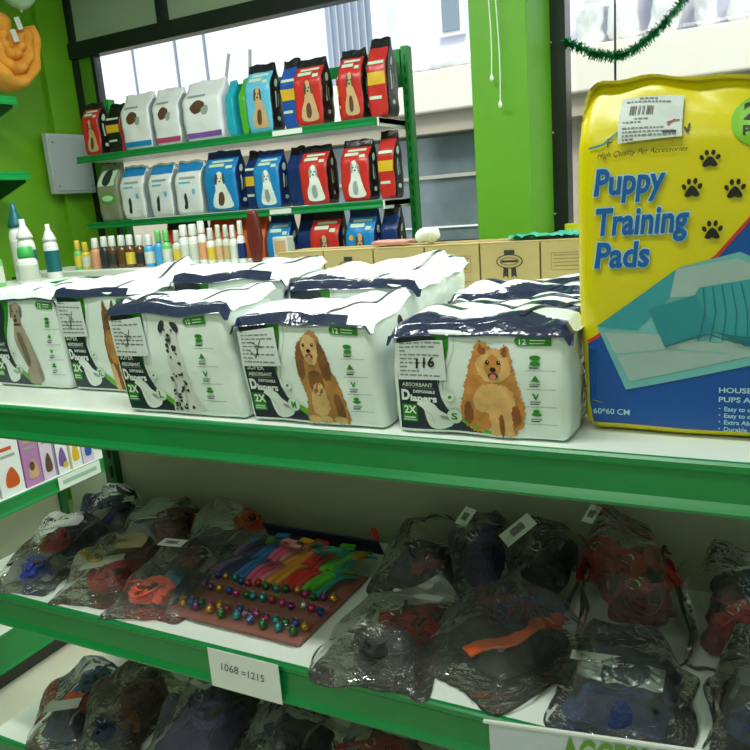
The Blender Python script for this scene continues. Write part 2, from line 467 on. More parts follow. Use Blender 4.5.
# ================================================================ shelving helper
def rail_mesh(x0, x1, yf, zt, h, mt=GREEN_RAIL, axis='x'):
    prof = [(.006, 0), (.0, 0), (-.003, -.003), (-.003, -.010), (-.0005, -.014), (-.0005, -h + .014), (-.004, -h + .008), (-.007, -h + .004), (-.006, -h), (.006, -h)]
    b = MB(); k = b.mi(mt); n = len(prof)
    for x in (x0, x1):
        for y, z in prof: b.v.append((x, yf + y, zt + z) if axis == 'x' else (yf - y, x, zt + z))
    for i in range(n):
        j = (i + 1) % n; b.f.append((i, j, n + j, n + i)); b.m.append(k)
    b.f.append(tuple(range(n))); b.m.append(k); b.f.append(tuple(range(2 * n - 1, n - 1, -1))); b.m.append(k)
    return b
def shelf(parent, x0, x1, yf, yb, zt, h=.06, th=.028, deck=WHITE_DECK):
    b = MB(); b.box(((x0 + x1) / 2, (yf + yb) / 2 + .003, zt - th / 2), (x1 - x0, abs(yb - yf) - .006, th), deck)
    o = b.build('shelf', parent)
    rail_mesh(x0, x1, yf, zt, h).build('front_rail', o)
    return o

# ---------------------------------------------------------------- the big shelving unit in front
GX0, GX1 = -1.435, .62
gu = thing('shelving_unit', 'large white shelving unit with green front rails in the foreground', 'shelving', ((GX0 + GX1) / 2, 1.28, 0))
ox, oy = (GX0 + GX1) / 2, 1.28
def gl(b, name, parent=gu, **k):
    o = b.build(name, parent, **k)
    return o
def gshelf(yf, yb, zt, h):
    return shelf(gu, GX0 - ox, GX1 - ox, yf - oy, yb - oy, zt, h)
s1 = gshelf(.835, 1.74, 1.30, .06); s2 = gshelf(.835, 1.262, .912, .066); s3 = gshelf(.835, 1.262, .555, .066); s4 = gshelf(.80, 1.262, .14, .12)
b = MB(); b.box((0, 0, .69), (GX1 - GX0 - .06, .02, 1.15), GREY_PANEL); b.build('back_panel', gu)
DKG = mat('dark_green_enamel', (14, 92, 36), .35, var=.05)
for x in (GX0 + .02, -.40, GX1 - .02):
    b = MB()
    if x != -.40:
        b.box((x - ox, -.005, .64), (.035, .05, 1.25), DKG)
        for z in [i * .05 + .1 for i in range(22)]: b.box((x - ox + .005, -.032, z), (.006, .004, .028), INKBLACK)
        b.build('upright', gu)
for z, yb in ((1.30, 0), (.912, 0), (.555, 0)):
    for x in (GX0 + .012, GX1 - .012):
        b = MB(); b.face([(x - ox, -.03, z - .03), (x - ox, -.43, z - .03), (x - ox, -.43, z - .055), (x - ox, -.03, z - .12)], WHITE_DECK)
        b.face([(x - ox + .003, -.03, z - .03), (x - ox + .003, -.43, z - .03), (x - ox + .003, -.43, z - .055), (x - ox + .003, -.03, z - .12)], WHITE_DECK); b.build('bracket', gu)
# price tag with handwriting, sign
b = MB(); x0, x1 = -.779 - ox, -.641 - ox
b.box(((x0 + x1) / 2, .824 - oy, .882), (x1 - x0, .0012, .070), PAPERW)
pt = b.build('price_tag', s2); pt['label'] = 'white paper tag with handwritten numbers'
b = MB(); A = Art(b, lambda x, z, l: Vector((x, .8232 - oy - l, z)), h=.02)
HW = mat('pen_ink', (70, 76, 84), .6)
A.text('1068', x0 + .024, .882, .019, HW, 0, 0, width=.034, shear=.15); A.text('=1215', x0 + .064, .880, .018, HW, 0, 0, width=.044, shear=.1)
b.build('handwriting', pt)
b = MB(); sx0 = -.302 - ox; sx1 = .06 - ox
LIL = mat('lilac_card', (196, 204, 214), .5)
tilt = .125                               # the card is clipped on askew, its right end riding up
def sgp(x, z, dy): return Vector((x, dy - oy, z + (x - sx0) * tilt))
for (y0, y1, za, zb, xa, mm) in ((.8215, .8235, .820, .912, sx0, LIL), (.8205, .8250, .911, .9145, sx0 - .008, PAPERW)):
    q = [sgp(x, z, y) for y in (y0, y1) for x, z in ((xa, za), (sx1, za), (sx1, zb), (xa, zb))]
    for f in ((0, 1, 2, 3), (7, 6, 5, 4), (0, 4, 5, 1), (1, 5, 6, 2), (2, 6, 7, 3), (3, 7, 4, 0)): b.face([q[i] for i in f], mm)
sg = b.build('shelf_sign', s2); sg['label'] = 'pale card sign with green lettering'
b = MB(); A = Art(b, lambda x, z, l: sgp(x, z, .8203 - l), h=.03)
SGN = mat('sign_green', (92, 150, 40), .5)
A.text('ACCESSORIES', -.204 - ox, .8680, .056, SGN, 0, .03, width=.185); b.build('sign_lettering', sg)

# ================================================================ printed packs
def ss(a, b, x):
    t = max(0, min(1, (x - a) / (b - a))); return t * t * (3 - 2 * t)
def front_surface(d, r, disp):
    hx, hy, hz = d[0] / 2, d[1] / 2, d[2] / 2
    def fn(x, z, l):
        zz = z - hz
        ex = x - max(-hx + r, min(hx - r, x)); ez = zz - max(-hz + r, min(hz - r, zz))
        q = r * r - ex * ex - ez * ez
        p = Vector((x, -(hy - r) - (sqrt(q) if q > 0 else 0), z))
        n = Vector((ex, -(sqrt(q) if q > 0 else 0), ez)); n = n.normalized() if n.length > 1e-9 else Vector((0, -1, 0))
        return disp(p, n) + n * (l + .0004)
    return fn
FUR_O = mat('orange_fur_print', (196, 130, 60), .6, var=.25, vscale=60)
FUR_OL = mat('light_orange_fur_print', (220, 172, 108), .6, var=.2, vscale=60)
FUR_OD = mat('dark_orange_fur_print', (140, 78, 28), .6, var=.25, vscale=60)
FUR_G = mat('golden_fur_print', (172, 122, 62), .6, var=.25, vscale=50)
FUR_GD = mat('brown_fur_print', (122, 76, 36), .6, var=.3, vscale=50)
FUR_GL = mat('pale_golden_fur_print', (206, 168, 112), .6, var=.2, vscale=50)
FUR_W = mat('white_fur_print', (206, 210, 204), .6, var=.08, vscale=40)
FUR_L = mat('grey_tan_fur_print', (160, 148, 132), .6, var=.15, vscale=40)
FUR_LD = mat('dark_tan_fur_print', (112, 98, 84), .6, var=.2, vscale=40)
PINK = mat('tongue_pink', (214, 120, 120), .5)
def face_bits(A, P, u, v, s, tongue=True, gap=.030):
    e = INKBLACK
    for k in (-1, 1):
        x, z = P(u + k * gap * s, v); A.oval(x, z, .0022 * s, .0024 * s, e, 5, 8)
        A.oval(x + .0006, z + .0008, .0006 * s, .0006 * s, INKWHITE, 6, 6)
    x, z = P(u, v - .055 * s); A.oval(x, z, .0034 * s, .0026 * s, e, 5, 10)
    x, z = P(u, v - .105 * s); A.oval(x, z, .0058 * s, .0032 * s, INKDARK, 5, 10)
    if tongue: A.oval(x, z - .001 * s, .0036 * s, .0034 * s, PINK, 6, 10)
def dog_pomeranian(A, P):
    def B(pts, m_, L, fur=.0012, seed=1): A.blob([P(*p) for p in pts], m_, L, 5, fur, seed)
    B([(.597, .89), (.625, .865), (.665, .83), (.705, .83), (.74, .86), (.77, .80), (.79, .66), (.80, .56), (.83, .42), (.845, .28), (.835, .13), (.80, .10), (.79, .03), (.74, .02), (.70, .06), (.66, .12), (.60, .08), (.54, .06), (.50, .10), (.455, .16), (.455, .32), (.48, .50), (.50, .60), (.525, .76), (.565, .88)], FUR_O, 1, .0018, 3)
    B([(.56, .70), (.60, .80), (.66, .83), (.73, .80), (.77, .70), (.76, .60), (.70, .54), (.63, .54), (.575, .60)], FUR_OL, 2, .0014, 4)
    B([(.585, .88), (.60, .84), (.62, .83), (.61, .78), (.575, .80)], FUR_OD, 3, .001, 5); B([(.735, .85), (.75, .80), (.735, .76), (.715, .80)], FUR_OD, 3, .001, 6)
    B([(.61, .70), (.66, .78), (.71, .71), (.70, .62), (.66, .585), (.62, .62)], FUR_O, 3, .001, 7)
    B([(.56, .47), (.66, .52), (.77, .46), (.79, .28), (.72, .22), (.62, .24), (.54, .30)], FUR_OL, 2, .0016, 8)
    B([(.48, .32), (.51, .34), (.53, .22), (.50, .14), (.47, .18)], FUR_OD, 2, .001, 9); B([(.77, .30), (.81, .32), (.82, .18), (.78, .14)], FUR_OD, 3, .001, 10)
    for u in (.66, .745): B([(u - .03, .24), (u + .02, .24), (u + .03, .10), (u + .035, .03), (u - .02, .03), (u - .02, .12)], FUR_OL, 3, .0008, 11)
    B([(.695, .22), (.715, .22), (.715, .05), (.70, .05)], FUR_OD, 4, .0006, 12)
    face_bits(A, P, .665, .715, 1.15)
def dog_spaniel(A, P):
    def B(pts, m_, L, fur=.0012, seed=1): A.blob([P(*p) for p in pts], m_, L, 5, fur, seed)
    B([(.62, .86), (.66, .90), (.71, .86), (.73, .74), (.75, .60), (.80, .45), (.83, .25), (.84, .06), (.76, .03), (.66, .02), (.56, .04), (.55, .12), (.57, .25), (.56, .36), (.545, .44), (.54, .56), (.55, .70), (.58, .80)], FUR_G, 1, .0014, 21)
    B([(.565, .78), (.595, .80), (.60, .66), (.59, .50), (.56, .45), (.54, .54), (.545, .68)], FUR_GD, 2, .0014, 22)
    B([(.71, .80), (.74, .74), (.77, .58), (.76, .46), (.72, .46), (.70, .58), (.69, .70)], FUR_GD, 2, .0014, 23)
    B([(.60, .80), (.64, .87), (.69, .83), (.705, .74), (.69, .62), (.655, .585), (.62, .62), (.595, .72)], FUR_GL, 3, .0008, 24)
    B([(.62, .52), (.69, .52), (.71, .40), (.66, .30), (.61, .38)], FUR_GD, 2, .0014, 25)
    B([(.63, .38), (.70, .40), (.72, .18), (.66, .10), (.60, .16)], FUR_GL, 2, .0014, 26)
    B([(.76, .30), (.80, .30), (.82, .12), (.77, .10)], FUR_GD, 2, .001, 27)
    for u in (.60, .68, .78): B([(u - .035, .10), (u + .03, .10), (u + .035, .03), (u - .035, .025)], FUR_GL, 3, .0008, 28)
    face_bits(A, P, .645, .775, 1.0)
def dog_dalmatian(A, P):
    def B(pts, m_, L, fur=.0, seed=1): A.blob([P(*p) for p in pts], m_, L, 5, fur, seed)
    B([(.555, .89), (.585, .905), (.62, .88), (.635, .80), (.65, .70), (.68, .55), (.70, .40), (.73, .22), (.78, .12), (.80, .07), (.74, .04), (.62, .03), (.585, .05), (.59, .20), (.60, .36), (.575, .52), (.57, .64), (.555, .74), (.54, .82)], FUR_W, 1)
    B([(.54, .89), (.565, .885), (.555, .82), (.53, .78), (.515, .82)], INKDARK, 2); B([(.60, .885), (.635, .89), (.655, .84), (.645, .79), (.62, .82)], INKDARK, 2)
    r = random.Random(4)
    for k in range(46):
        v = r.uniform(.06, .70); c = .60 + (.70 - v) * .10; wd = .04 + (.70 - v) * .07
        x, z = P(c + r.uniform(-wd, wd) * .8, v); A.oval(x, z, r.uniform(.0012, .0036), r.uniform(.0012, .0034), INKDARK, 3, 7, r.uniform(0, 3))
    x, z = P(.585, .73); A.oval(x, z, .006, .009, INKGREY, 2, 10)
    for u in (.61, .67): A.line([P(u, .34), P(u + .012, .06)], .0012, INKGREY, 4)
    face_bits(A, P, .585, .815, .9, False, .026)
def dog_labrador(A, P):
    def B(pts, m_, L, fur=.0006, seed=1): A.blob([P(*p) for p in pts], m_, L, 5, fur, seed)
    B([(.33, .90), (.37, .93), (.42, .90), (.435, .82), (.42, .74), (.45, .64), (.50, .46), (.54, .30), (.56, .12), (.52, .07), (.44, .06), (.40, .10), (.41, .22), (.36, .40), (.33, .54), (.34, .68), (.335, .76), (.31, .82)], FUR_L, 1)
    B([(.31, .90), (.335, .90), (.33, .80), (.31, .78)], FUR_LD, 2); B([(.42, .90), (.445, .87), (.44, .78), (.42, .80)], FUR_LD, 2)
    B([(.36, .60), (.40, .60), (.44, .44), (.45, .30), (.42, .24), (.39, .40)], FUR_LD, 2)
    A.line([P(.345, .70), P(.42, .70)], .003, INKDARK, 3)
    for u in (.43, .50): B([(u - .03, .20), (u + .02, .22), (u + .03, .08), (u - .025, .07)], FUR_L, 3)
    face_bits(A, P, .372, .84, .9, False, .028)
def dog_shepherd(A, P):
    def B(pts, m_, L, fur=.001, seed=1): A.blob([P(*p) for p in pts], m_, L, 5, fur, seed)
    B([(.62, .92), (.66, .84), (.70, .84), (.74, .92), (.75, .78), (.78, .60), (.82, .40), (.85, .12), (.80, .05), (.62, .05), (.58, .20), (.56, .45), (.58, .66)], FUR_GD, 1)
    B([(.60, .60), (.68, .64), (.74, .56), (.72, .34), (.64, .30), (.58, .42)], FUR_G, 2)
    for u in (.60, .70, .80): B([(u - .03, .28), (u + .02, .28), (u + .025, .06), (u - .025, .06)], FUR_GL, 3)
    face_bits(A, P, .68, .76, 1.0, False)
def sticker_lines(A, x0, z0, w, h, seed, L=9, ink=INKDARK, rows=9):
    r = random.Random(seed)
    for k in range(rows):
        z = z0 + h * (.93 - k * .9 / rows); xx = x0 + w * .05
        while xx < x0 + w * .9:
            ln = w * r.uniform(.05, .16); e = min(x0 + w * .95, xx + ln)
            A.rect(xx, z - h * .018, e, z + h * .018, ink, L); xx = e + w * .03
            if r.random() < .15: break
PACK_D = .13
def pack(name, label, loc, w, h, dog=None, size='M', seed=1, band=.2, note=None, sticker=True, rise=.02, full=True, lean=0.0, rz=0.0, d=PACK_D, warp=None, k_=.914, group='diaper packs on the top shelf', supertxt=True):
    t = thing('diaper_pack', label, 'diaper pack', loc, rz, group)
    dim = (w, d, h); r_ = .009
    def disp(p, n):
        q = p.copy()
        zz = p.z / h
        q += n * (.0045 * sin(pi * max(0, min(1, zz))) * cos(p.x / w * 2.4) * (1 if abs(n.y) > .5 else .6))
        q += n * (N3(p.x + seed * 3.1, p.y, p.z + seed, 16) * .0028)
        if abs(n.x) > .5: q.x += N3(p.y * 1.6, seed, p.z, 42) * .0035
        q.z += ss(.7, 1, zz) * (N3(p.x + seed, 0, 0, 14) * .006)
        q.x += lean * zz
        q.z = max(q.z, 0.0)
        return q
    b = MB(); b.soft(dim, r_, BAGWHITE, 30, 12, 22, disp)
    b.build('pack_body', t, smooth=True, weld=True)
    # folded film on top
    b = MB()
    x_off = lambda s: (-.5 + s) * w
    def flap(s, tt):
        x = (-.5 + s) * (w + .012) + lean; y = -d / 2 - .001 + tt * (d + .004)
        e = min(s, 1 - s) * 10; e = min(1, e)
        crk = 1.6 if size == 'S' else 1.0
        z = h + .002 + .008 * e * sin(pi * min(1, tt * 1.1)) ** .6 + abs(N3(s * 1.1 + seed, tt * .55, 1.7, 3.0)) * .016 * min(1, tt * 4)
        z += N3(s * 3, tt * 1.2 + seed, 4, 3) * .0016 * crk * min(1, tt * 8) + N3(x_off(s) + seed, 0, 0, 14) * .006
        z += rise * ss(.55, 1, tt) * (.25 + .9 * ss(.35, .93, s) + .25 * N3(s * 1.5, seed, 0, 2))
        if tt < .03: z -= .010; y -= .0035
        if s > .97: z -= .010; x += .002
        if s < .03: z -= .010; x -= .002
        return (x, y, z)
    def fm(s, tt):
        bw = band * (.95 + .9 * N3(s * 1.6, seed, 2, 1.5)) * (1.2 - .9 * s if size != 'S' else 1)
        if tt < bw: return NAVY_GLOSS
        if size == 'S' and .62 < tt < .80: return NAVY_GLOSS
        return BAGWHITE
    b.grid(flap, 56, 36, BAGWHITE, fm)
    pr = None
    for i in range(25):
        tt = .06 + .92 * i / 24; c = .68 + .27 * tt; hw = .013
        cur_ = [Vector(flap(c - hw, tt)) + Vector((0, -.0004, .0009)), Vector(flap(c + hw, tt)) + Vector((0, -.0004, .0009))]
        if pr and tt > band * .8: b.face([pr[0], pr[1], cur_[1], cur_[0]], NAVY)
        pr = cur_
    b.build('folded_top', t, smooth=True)
    fn = front_surface(dim, r_, disp)
    b = MB(); A = Art(b, fn)
    P = lambda u, v: (max(-w / 2 + r_ * .8, min(w / 2 - r_ * .8, (u * k_ - .5) * w)), max(r_ * .8, min(h - r_ * .9, v * h)))
    wa = w * k_
    def PP(pts): return [P(*q) for q in pts]
    # navy field with a curved right edge, lime sweep beside it
    A.poly(PP([(.02, .985), (.26, .985), (.30, .93), (.325, .85), (.325, .76), (.30, .66), (.30, .56), (.312, .46), (.325, .37), (.36, .27), (.43, .18), (.52, .10), (.60, .03), (.60, .025), (.02, .025)]), NAVY, 0)
    A.poly(PP([(.24, .985), (.385, .985), (.385, .84), (.37, .75), (.342, .65), (.325, .57), (.315, .48), (.30, .56), (.30, .66), (.325, .76), (.325, .85), (.30, .93)]), INKGREEN, 1)
    A.poly(PP([(.40, .195), (.46, .20), (.52, .155), (.58, .10), (.68, .03), (.59, .025), (.50, .10)]), LIME, 1)
    cur = crm([P(*q) + (0,) for q in [(.42, .98), (.42, .84), (.40, .74), (.372, .64), (.348, .54), (.34, .46), (.345, .40)]], 4, False)
    A.line([(c.x, c.y) for c in cur], .0006, INKGREY, 1)
    if full:
        A.rect(*P(.05, .12), *P(.155, .29), INKGREEN, 1)
        A.text('2X', *P(.066, .205), h * .10, INKWHITE, 2, .03)
        A.rect(*P(.06, .155), *P(.14, .17), INKPALE, 2); A.rect(*P(.055, .135), *P(.145, .145), INKPALE, 2)
        A.blob(PP([(.155, .30), (.20, .33), (.27, .31), (.31, .25), (.36, .21), (.40, .17), (.38, .10), (.30, .06), (.24, .08), (.215, .16), (.20, .25)]), INKPALE if False else INKWHITE, 2)
        A.blob(PP([(.31, .20), (.36, .19), (.385, .155), (.33, .165)]), INKGREY, 3); A.line(PP([(.21, .24), (.25, .20), (.27, .12)]), .0006, INKGREY, 3)
        for (u, v, rr, tx) in ((.405, .20, .045, size), (.385, .385, .032, '')):
            x, z = P(u, v); A.oval(x, z, rr * w, rr * w, INKPALE, 3, 20); A.oval(x, z, rr * w * .86, rr * w * .86, INKWHITE, 4, 20)
            if tx:
                ww = (.032 if len(tx) == 1 else .052) * w
                A.text(tx, x - ww * .5, z - h * .032, h * .09, INKGREEN, 5, .03, width=ww)
            else: A.oval(x, z, .012 * w, .008 * w, INKGREEN, 5, 8, .5)
        if supertxt: A.text('SUPER', *P(.06, .525), h * .075, INKWHITE, 2, .02, width=.150 * wa)
        A.text('ABSORBANT', *P(.06, .465), h * .050, INKWHITE, 2, .015, width=.210 * wa)
        A.rect(*P(.06, .45), *P(.28, .453), INKGREY, 2)
        A.text('D', *P(.055, .335), h * .135, INKWHITE, 2, .05, width=.050 * wa)
        A.text('DISPOSABLE', *P(.135, .405), h * .038, INKWHITE, 2, .02, width=.150 * wa)
        A.text('iapers', *P(.115, .325), h * .088, INKWHITE, 2, .04, width=.178 * wa)
        if not sticker:
            x, z = P(.15, .80); A.oval(x, z, .05, .045 * .0 + .022, INKWHITE if False else mat('pale_logo', (190, 204, 198), .5), 2, 18) if False else A.oval(x, z, .09 * w, .09 * h, mat('pale_logo', (190, 204, 198), .5), 2, 18)
        # badge and icon column
        A.rect(*P(.82, .865), *P(1.01, .935), INKGREEN, 2); x, z = P(.82, .90); A.oval(x, z, .035 * h, .035 * h, INKGREEN, 2)
        A.text('12', *P(.825, .875), h * .065, INKWHITE, 3, .02, width=.040 * wa)
        A.rect(*P(.885, .905), *P(.975, .917), INKPALE, 3); A.rect(*P(.885, .882), *P(.97, .89), INKPALE, 3)
        for k, v in enumerate((.74, .575, .415, .255)):
            x, z = P(.915, v)
            if k == 0: A.oval(x, z + .003, .030 * w, .014 * w, INKGREEN, 2); A.oval(x, z - .004, .028 * w, .014 * w, INKGREEN, 2)
            elif k == 1: A.poly([(x - .022 * w, z - .01 * w), (x + .022 * w, z - .01 * w), (x, z + .022 * w)], INKGREEN, 2); A.rect(x - .03 * w, z - .014 * w, x + .03 * w, z - .011 * w, INKGREEN, 2)
            elif k == 2: A.poly([(x - .02 * w, z + .02 * w), (x - .008 * w, z + .018 * w), (x, z), (x + .012 * w, z + .02 * w), (x + .018 * w, z + .016 * w), (x + .004 * w, z - .014 * w), (x - .006 * w, z - .014 * w)], INKGREEN, 2)
            else: A.oval(x, z, .028 * w, .010 * w, INKGREEN, 2); A.oval(x, z + .004, .018 * w, .010 * w, INKGREEN, 2)
            A.rect(x - .032 * w, z - .052 * h, x + .026 * w, z - .038 * h, INKGREY, 2); A.rect(x - .032 * w, z - .068 * h, x + .016 * w, z - .059 * h, INKDARK, 3)
            A.rect(x - .055 * w, z - .092 * h, x + .11 * w, z - .087 * h, INKGREY, 2)
    if dog: dog(A, (lambda u, v: P(*warp(u, v))) if warp else P)
    b.build('front_print', t)
    # dark marks down the side gusset
    b = MB(); rr = random.Random(seed)
    def sidef(y, z, l):
        hy = d / 2
        return disp(Vector((w / 2, y, z)), Vector((1, 0, 0))) + Vector((l + .0006, 0, 0))
    A2 = Art(b, sidef)
    if full:
        A2.oval(.028, h * .86, .008, .013, INKBLACK, 1, 14)
        for k in range(4):
            y = .0 + .004 * rr.uniform(-1, 1); z = h * (.72 - k * .17); A2.oval(y + .02, z, .004, .006, INKDARK, 1, 7)
            A2.rect(y, z - .010, y + .030, z - .0085, INKGREY, 1)
        b.build('side_print', t)
    if sticker and full:
        b = MB(); A3 = Art(b, lambda x, z, l: fn(x, z, l + .0036))
        x0, z0 = P(.045, .56 if not note == '116' else .53); sw, sh_ = .285 * w, .36 * h
        if note == '116': sh_ = .38 * h
        sk = .012
        A3.poly([(x0, z0), (x0 + sw + sk * .3, z0 + .002), (x0 + sw, z0 + sh_), (x0 - .002, z0 + sh_ - .003)], PAPER, 0)
        ptag = None
        sticker_lines(A3, x0, z0, sw, sh_, seed, 1, mat('label_print', (120, 128, 128), .7))
        if note == '116':
            A3.text('116', x0 + sw * .40, z0 + sh_ * .30, sh_ * .34, INKBLACK, 3, .02, width=sw * .40, rot=.12, shear=.2)
        elif note:
            A3.line([(x0 + sw * .25, z0 + sh_ * .45), (x0 + sw * .42, z0 + sh_ * .25), (x0 + sw * .60, z0 + sh_ * .72)], .0012, INKBLACK, 3)
            A3.line([(x0 + sw * .30, z0 + sh_ * .66), (x0 + sw * .62, z0 + sh_ * .50)], .0012, INKBLACK, 3)
            A3.line([(x0 + sw * .45, z0 + sh_ * .55), (x0 + sw * .50, z0 + sh_ * .30)], .0012, INKBLACK, 3)
        b.build('price_sticker', t)
    return t
ZT = 1.3005
pack('A', 'diaper pack with a sitting grey dog printed on it, cut off at the left edge', (-1.243, 1.012, ZT), .205, .178, dog_labrador, 'XXL', 1, .05, sticker=False, rise=.004, k_=.95, warp=lambda u, v: (.53 + (u - .40) * 1.3, v))
pack('B', 'diaper pack half hidden behind the spotted-dog pack, with a pale oval and tilted sticker', (-1.022, 1.014, ZT), .215, .182, dog_shepherd, 'XL', 2, .09, note='x', rise=.030, lean=-.016)
pack('C', 'diaper pack with a spotted black and white dog printed on its front', (-.782, .918, ZT), .232, .166, dog_dalmatian, 'L', 3, .30, note='x', rise=.012, lean=-.020, k_=.84, warp=lambda u, v: (.63 + (u - .585) * 1.5 - .13 * (1 - min(1, v / .8)), v))
pack('D', 'diaper pack with a long-eared golden spaniel printed on its front', (-.5465, .919, ZT), .217, .150, dog_spaniel, 'M', 4, .10, note='x', rise=.014, lean=-.016, warp=lambda u, v: (.62 + (u - .65) * 1.15, v))
pack('E', 'diaper pack with a fluffy orange dog printed on its front, beside the yellow pack', (-.3085, .919, ZT), .224, .138, dog_pomeranian, 'S', 5, .24, note='116', rise=.010, supertxt=False)
pack('F', 'diaper pack standing behind the one with the spotted dog', (-.80, 1.075, ZT), .235, .196, None, 'L', 6, .10, full=False, rise=.010)
pack('G', 'diaper pack standing behind the one with the golden spaniel', (-.565, 1.075, ZT), .225, .178, None, 'L', 7, .16, full=False, rise=.028)
pack('H', 'diaper pack directly behind the one with the fluffy orange dog', (-.325, 1.060, ZT), .205, .126, None, 'S', 8, .22, full=False, rise=.012)
pack('I', 'rearmost diaper pack in the column behind the fluffy orange dog', (-.345, 1.215, ZT), .215, .134, None, 'S', 9, .22, full=False, rise=.014)
pack('J', 'diaper pack behind the tilted sticker pack, near the small bottles', (-1.10, 1.185, ZT), .22, .176, None, 'L', 10, .10, full=False, rise=.016)
pack('K', 'diaper pack at the back between the spaniel column and the cardboard boxes', (-.60, 1.235, ZT), .24, .172, None, 'L', 12, .12, full=False, rise=.012)

# ---------------------------------------------------------------- the yellow pack of training pads
YEL = mat('yellow_film', (216, 202, 0), .30, var=.03, vscale=9, bump=.12, bscale=14, spec=.6)
BLUEI = mat('blue_ink', (0, 78, 160), .35, var=.04, vscale=10)
MIDBL = mat('lettering_blue', (8, 92, 168), .4)
PALEB = mat('pale_blue_outline', (170, 214, 226), .4)
TURQ = mat('turquoise_ink', (52, 150, 160), .4, var=.06, vscale=20); TURQL = mat('light_turquoise_ink', (110, 180, 182), .4, var=.05, vscale=20)
TURQD = mat('deep_turquoise_ink', (26, 112, 124), .4); PADW = mat('pad_grey_white', (158, 184, 180), .4, var=.06, vscale=14)
RED = mat('red_line_ink', (205, 50, 50), .4)
yp = thing('training_pad_pack', 'tall yellow and blue pack of puppy training pads at the right', 'training pads', (-.03, .962, ZT))
yw, yh, yd, yr = .299, .414, .105, .020
XO = -.160 + .1495                       # centre of the pack in its own x
def ydisp(p, n):
    q = p.copy(); zz = p.z / yh
    q += n * (.006 * sin(pi * zz) * (1 if abs(n.y) > .5 else .3))
    q += n * (N3(p.x, p.y + 5, p.z, 9) * .004)
    q += n * (ss(.78, 1, zz) * N3(p.x * 1.3, 2, p.z * 2.2, 16) * .006)
    if n.y < -.3: q.y += ss(.82, 1.0, zz) * .022
    q.z -= ss(.7, 1, zz) * .024 * ss(-.11, .07, p.x)
    q.x -= ss(.86, 1, zz) * p.x * .05
    q.z = max(q.z, 0)
    return q
b = MB(); b.soft((yw, yd, yh), yr, YEL, 34, 14, 46, ydisp); bo = b.build('pack_body', yp, smooth=True, weld=True); bo.location = (XO, 0, 0)
yfn0 = front_surface((yw, yd, yh), yr, ydisp)
def yfn(x, z, l): 
    p = yfn0(x - XO, z, l); p.x += XO; return p
b = MB(); A = Art(b, yfn, h=.014, step=.0004)
A.poly([(-.150, .112), (-.135, .124), (-.07, .168), (-.014, .209), (.018, .248), (.06, .30), (.130, .36), (.130, .010), (-.148, .012), (-.152, .04)], BLUEI, 0)
A.line([(-.150, .114), (-.135, .126), (-.07, .170), (-.014, .211), (.018, .250), (.06, .302), (.130, .362)], .0035, RED, 1)
A.poly([(-.141, .134), (-.05, .201), (.010, .216), (.06, .19), (.10, .12), (.023, .090), (-.109, .056)], TURQL, 2)
A.poly([(-.141, .134), (-.095, .130), (-.06, .168), (-.054, .199)], TURQ, 3)
A.poly([(-.134, .128), (-.09, .128), (-.01, .115), (.06, .135), (.07, .115), (.023, .101), (-.104, .067)], PADW, 3)
A.poly([(-.060, .168), (-.054, .199), (.008, .209), (.05, .19), (.03, .165)], PADW, 3)
A.line([(-.134, .128), (-.06, .126), (-.01, .118)], .001, TURQL, 4); A.line([(-.12, .100), (-.06, .108), (.0, .104)], .0008, TURQL, 4)
A.poly([(-.083, .154), (-.034, .170), (-.030, .178), (.020, .186), (.06, .17), (.05, .12), (.018, .112), (-.008, .128), (-.065, .111)], TURQ, 5)
A.poly([(-.083, .154), (-.034, .170), (-.012, .132), (-.065, .111)], mat('mid_turquoise_ink', (38, 134, 146), .4), 6)
for k in range(7):
    x = -.026 + k * .0095; A.line([(x, .178 + k * .001), (x + .003 + k * .001, .150), (x - .004 + k * .003, .118)], .0011, TURQD, 7)
A.line([(-.065, .111), (-.02, .126), (.01, .116), (.05, .118)], .0014, TURQD, 7)
A.poly([(-.012, .128), (.018, .113), (.05, .105), (.05, .12), (.01, .124)], TURQD, 6)
def fancy(tx, x, z, sz, w_):
    A.text(tx, x, z, sz, PALEB, 3, .065, width=w_, shear=.10)
    A.text(tx, x, z, sz, MIDBL, 5, .028, width=w_, shear=.10)
fancy('Puppy', -.141, .286, .040, .072); fancy('Training', -.142, .241, .042, .098); fancy('Pads', -.141, .204, .040, .057)
A.text('High Quality Pet Accessories', -.139, .3265, .0085, INKDARK, 3, .0, width=.094, shear=.4, rot=.02)
A.line([(-.146, .338), (-.132, .341), (-.118, .352), (-.105, .362)], .0022, mat('teal_swash', (40, 140, 150), .4), 3)
A.text('F', -.128, .338, .013, INKDARK, 3, 0)
A.line([(-.048, .356), (-.045, .350), (-.043, .360)], .002, INKDARK, 3)
def paw(x, z, s=1.0):
    A.blob([(x - .0075 * s, z - .008 * s), (x - .004 * s, z - .001 * s), (x, z + .002 * s), (x + .004 * s, z - .001 * s), (x + .0075 * s, z - .008 * s), (x + .004 * s, z - .010 * s), (x, z - .0085 * s), (x - .004 * s, z - .010 * s)], INKBLACK, 3)
    for dx, dz, an in ((-.008, .001, .4), (-.0032, .0065, .1), (.0032, .0065, -.1), (.008, .001, -.4)): A.oval(x + dx * s, z + dz * s, .0022 * s, .0033 * s, INKBLACK, 3, 10, an)
for x, z in ((-.022, .318), (-.039, .287), (.003, .283), (-.018, .241)): paw(x, z)
A.oval(.028, .362, .031, .034, mat('badge_green', (120, 186, 30), .4), 2, 32)
A.text('20', .010, .366, .030, INKBLACK, 4, .03); A.text('PCS', .009, .345, .018, INKBLACK, 4, .02)
A.text('HOUSE TRAINING', -.007, .058, .0085, PALEB, 3, .02, width=.085); A.text('PUPS AND DOGS', -.007, .047, .0085, PALEB, 3, .02, width=.080)
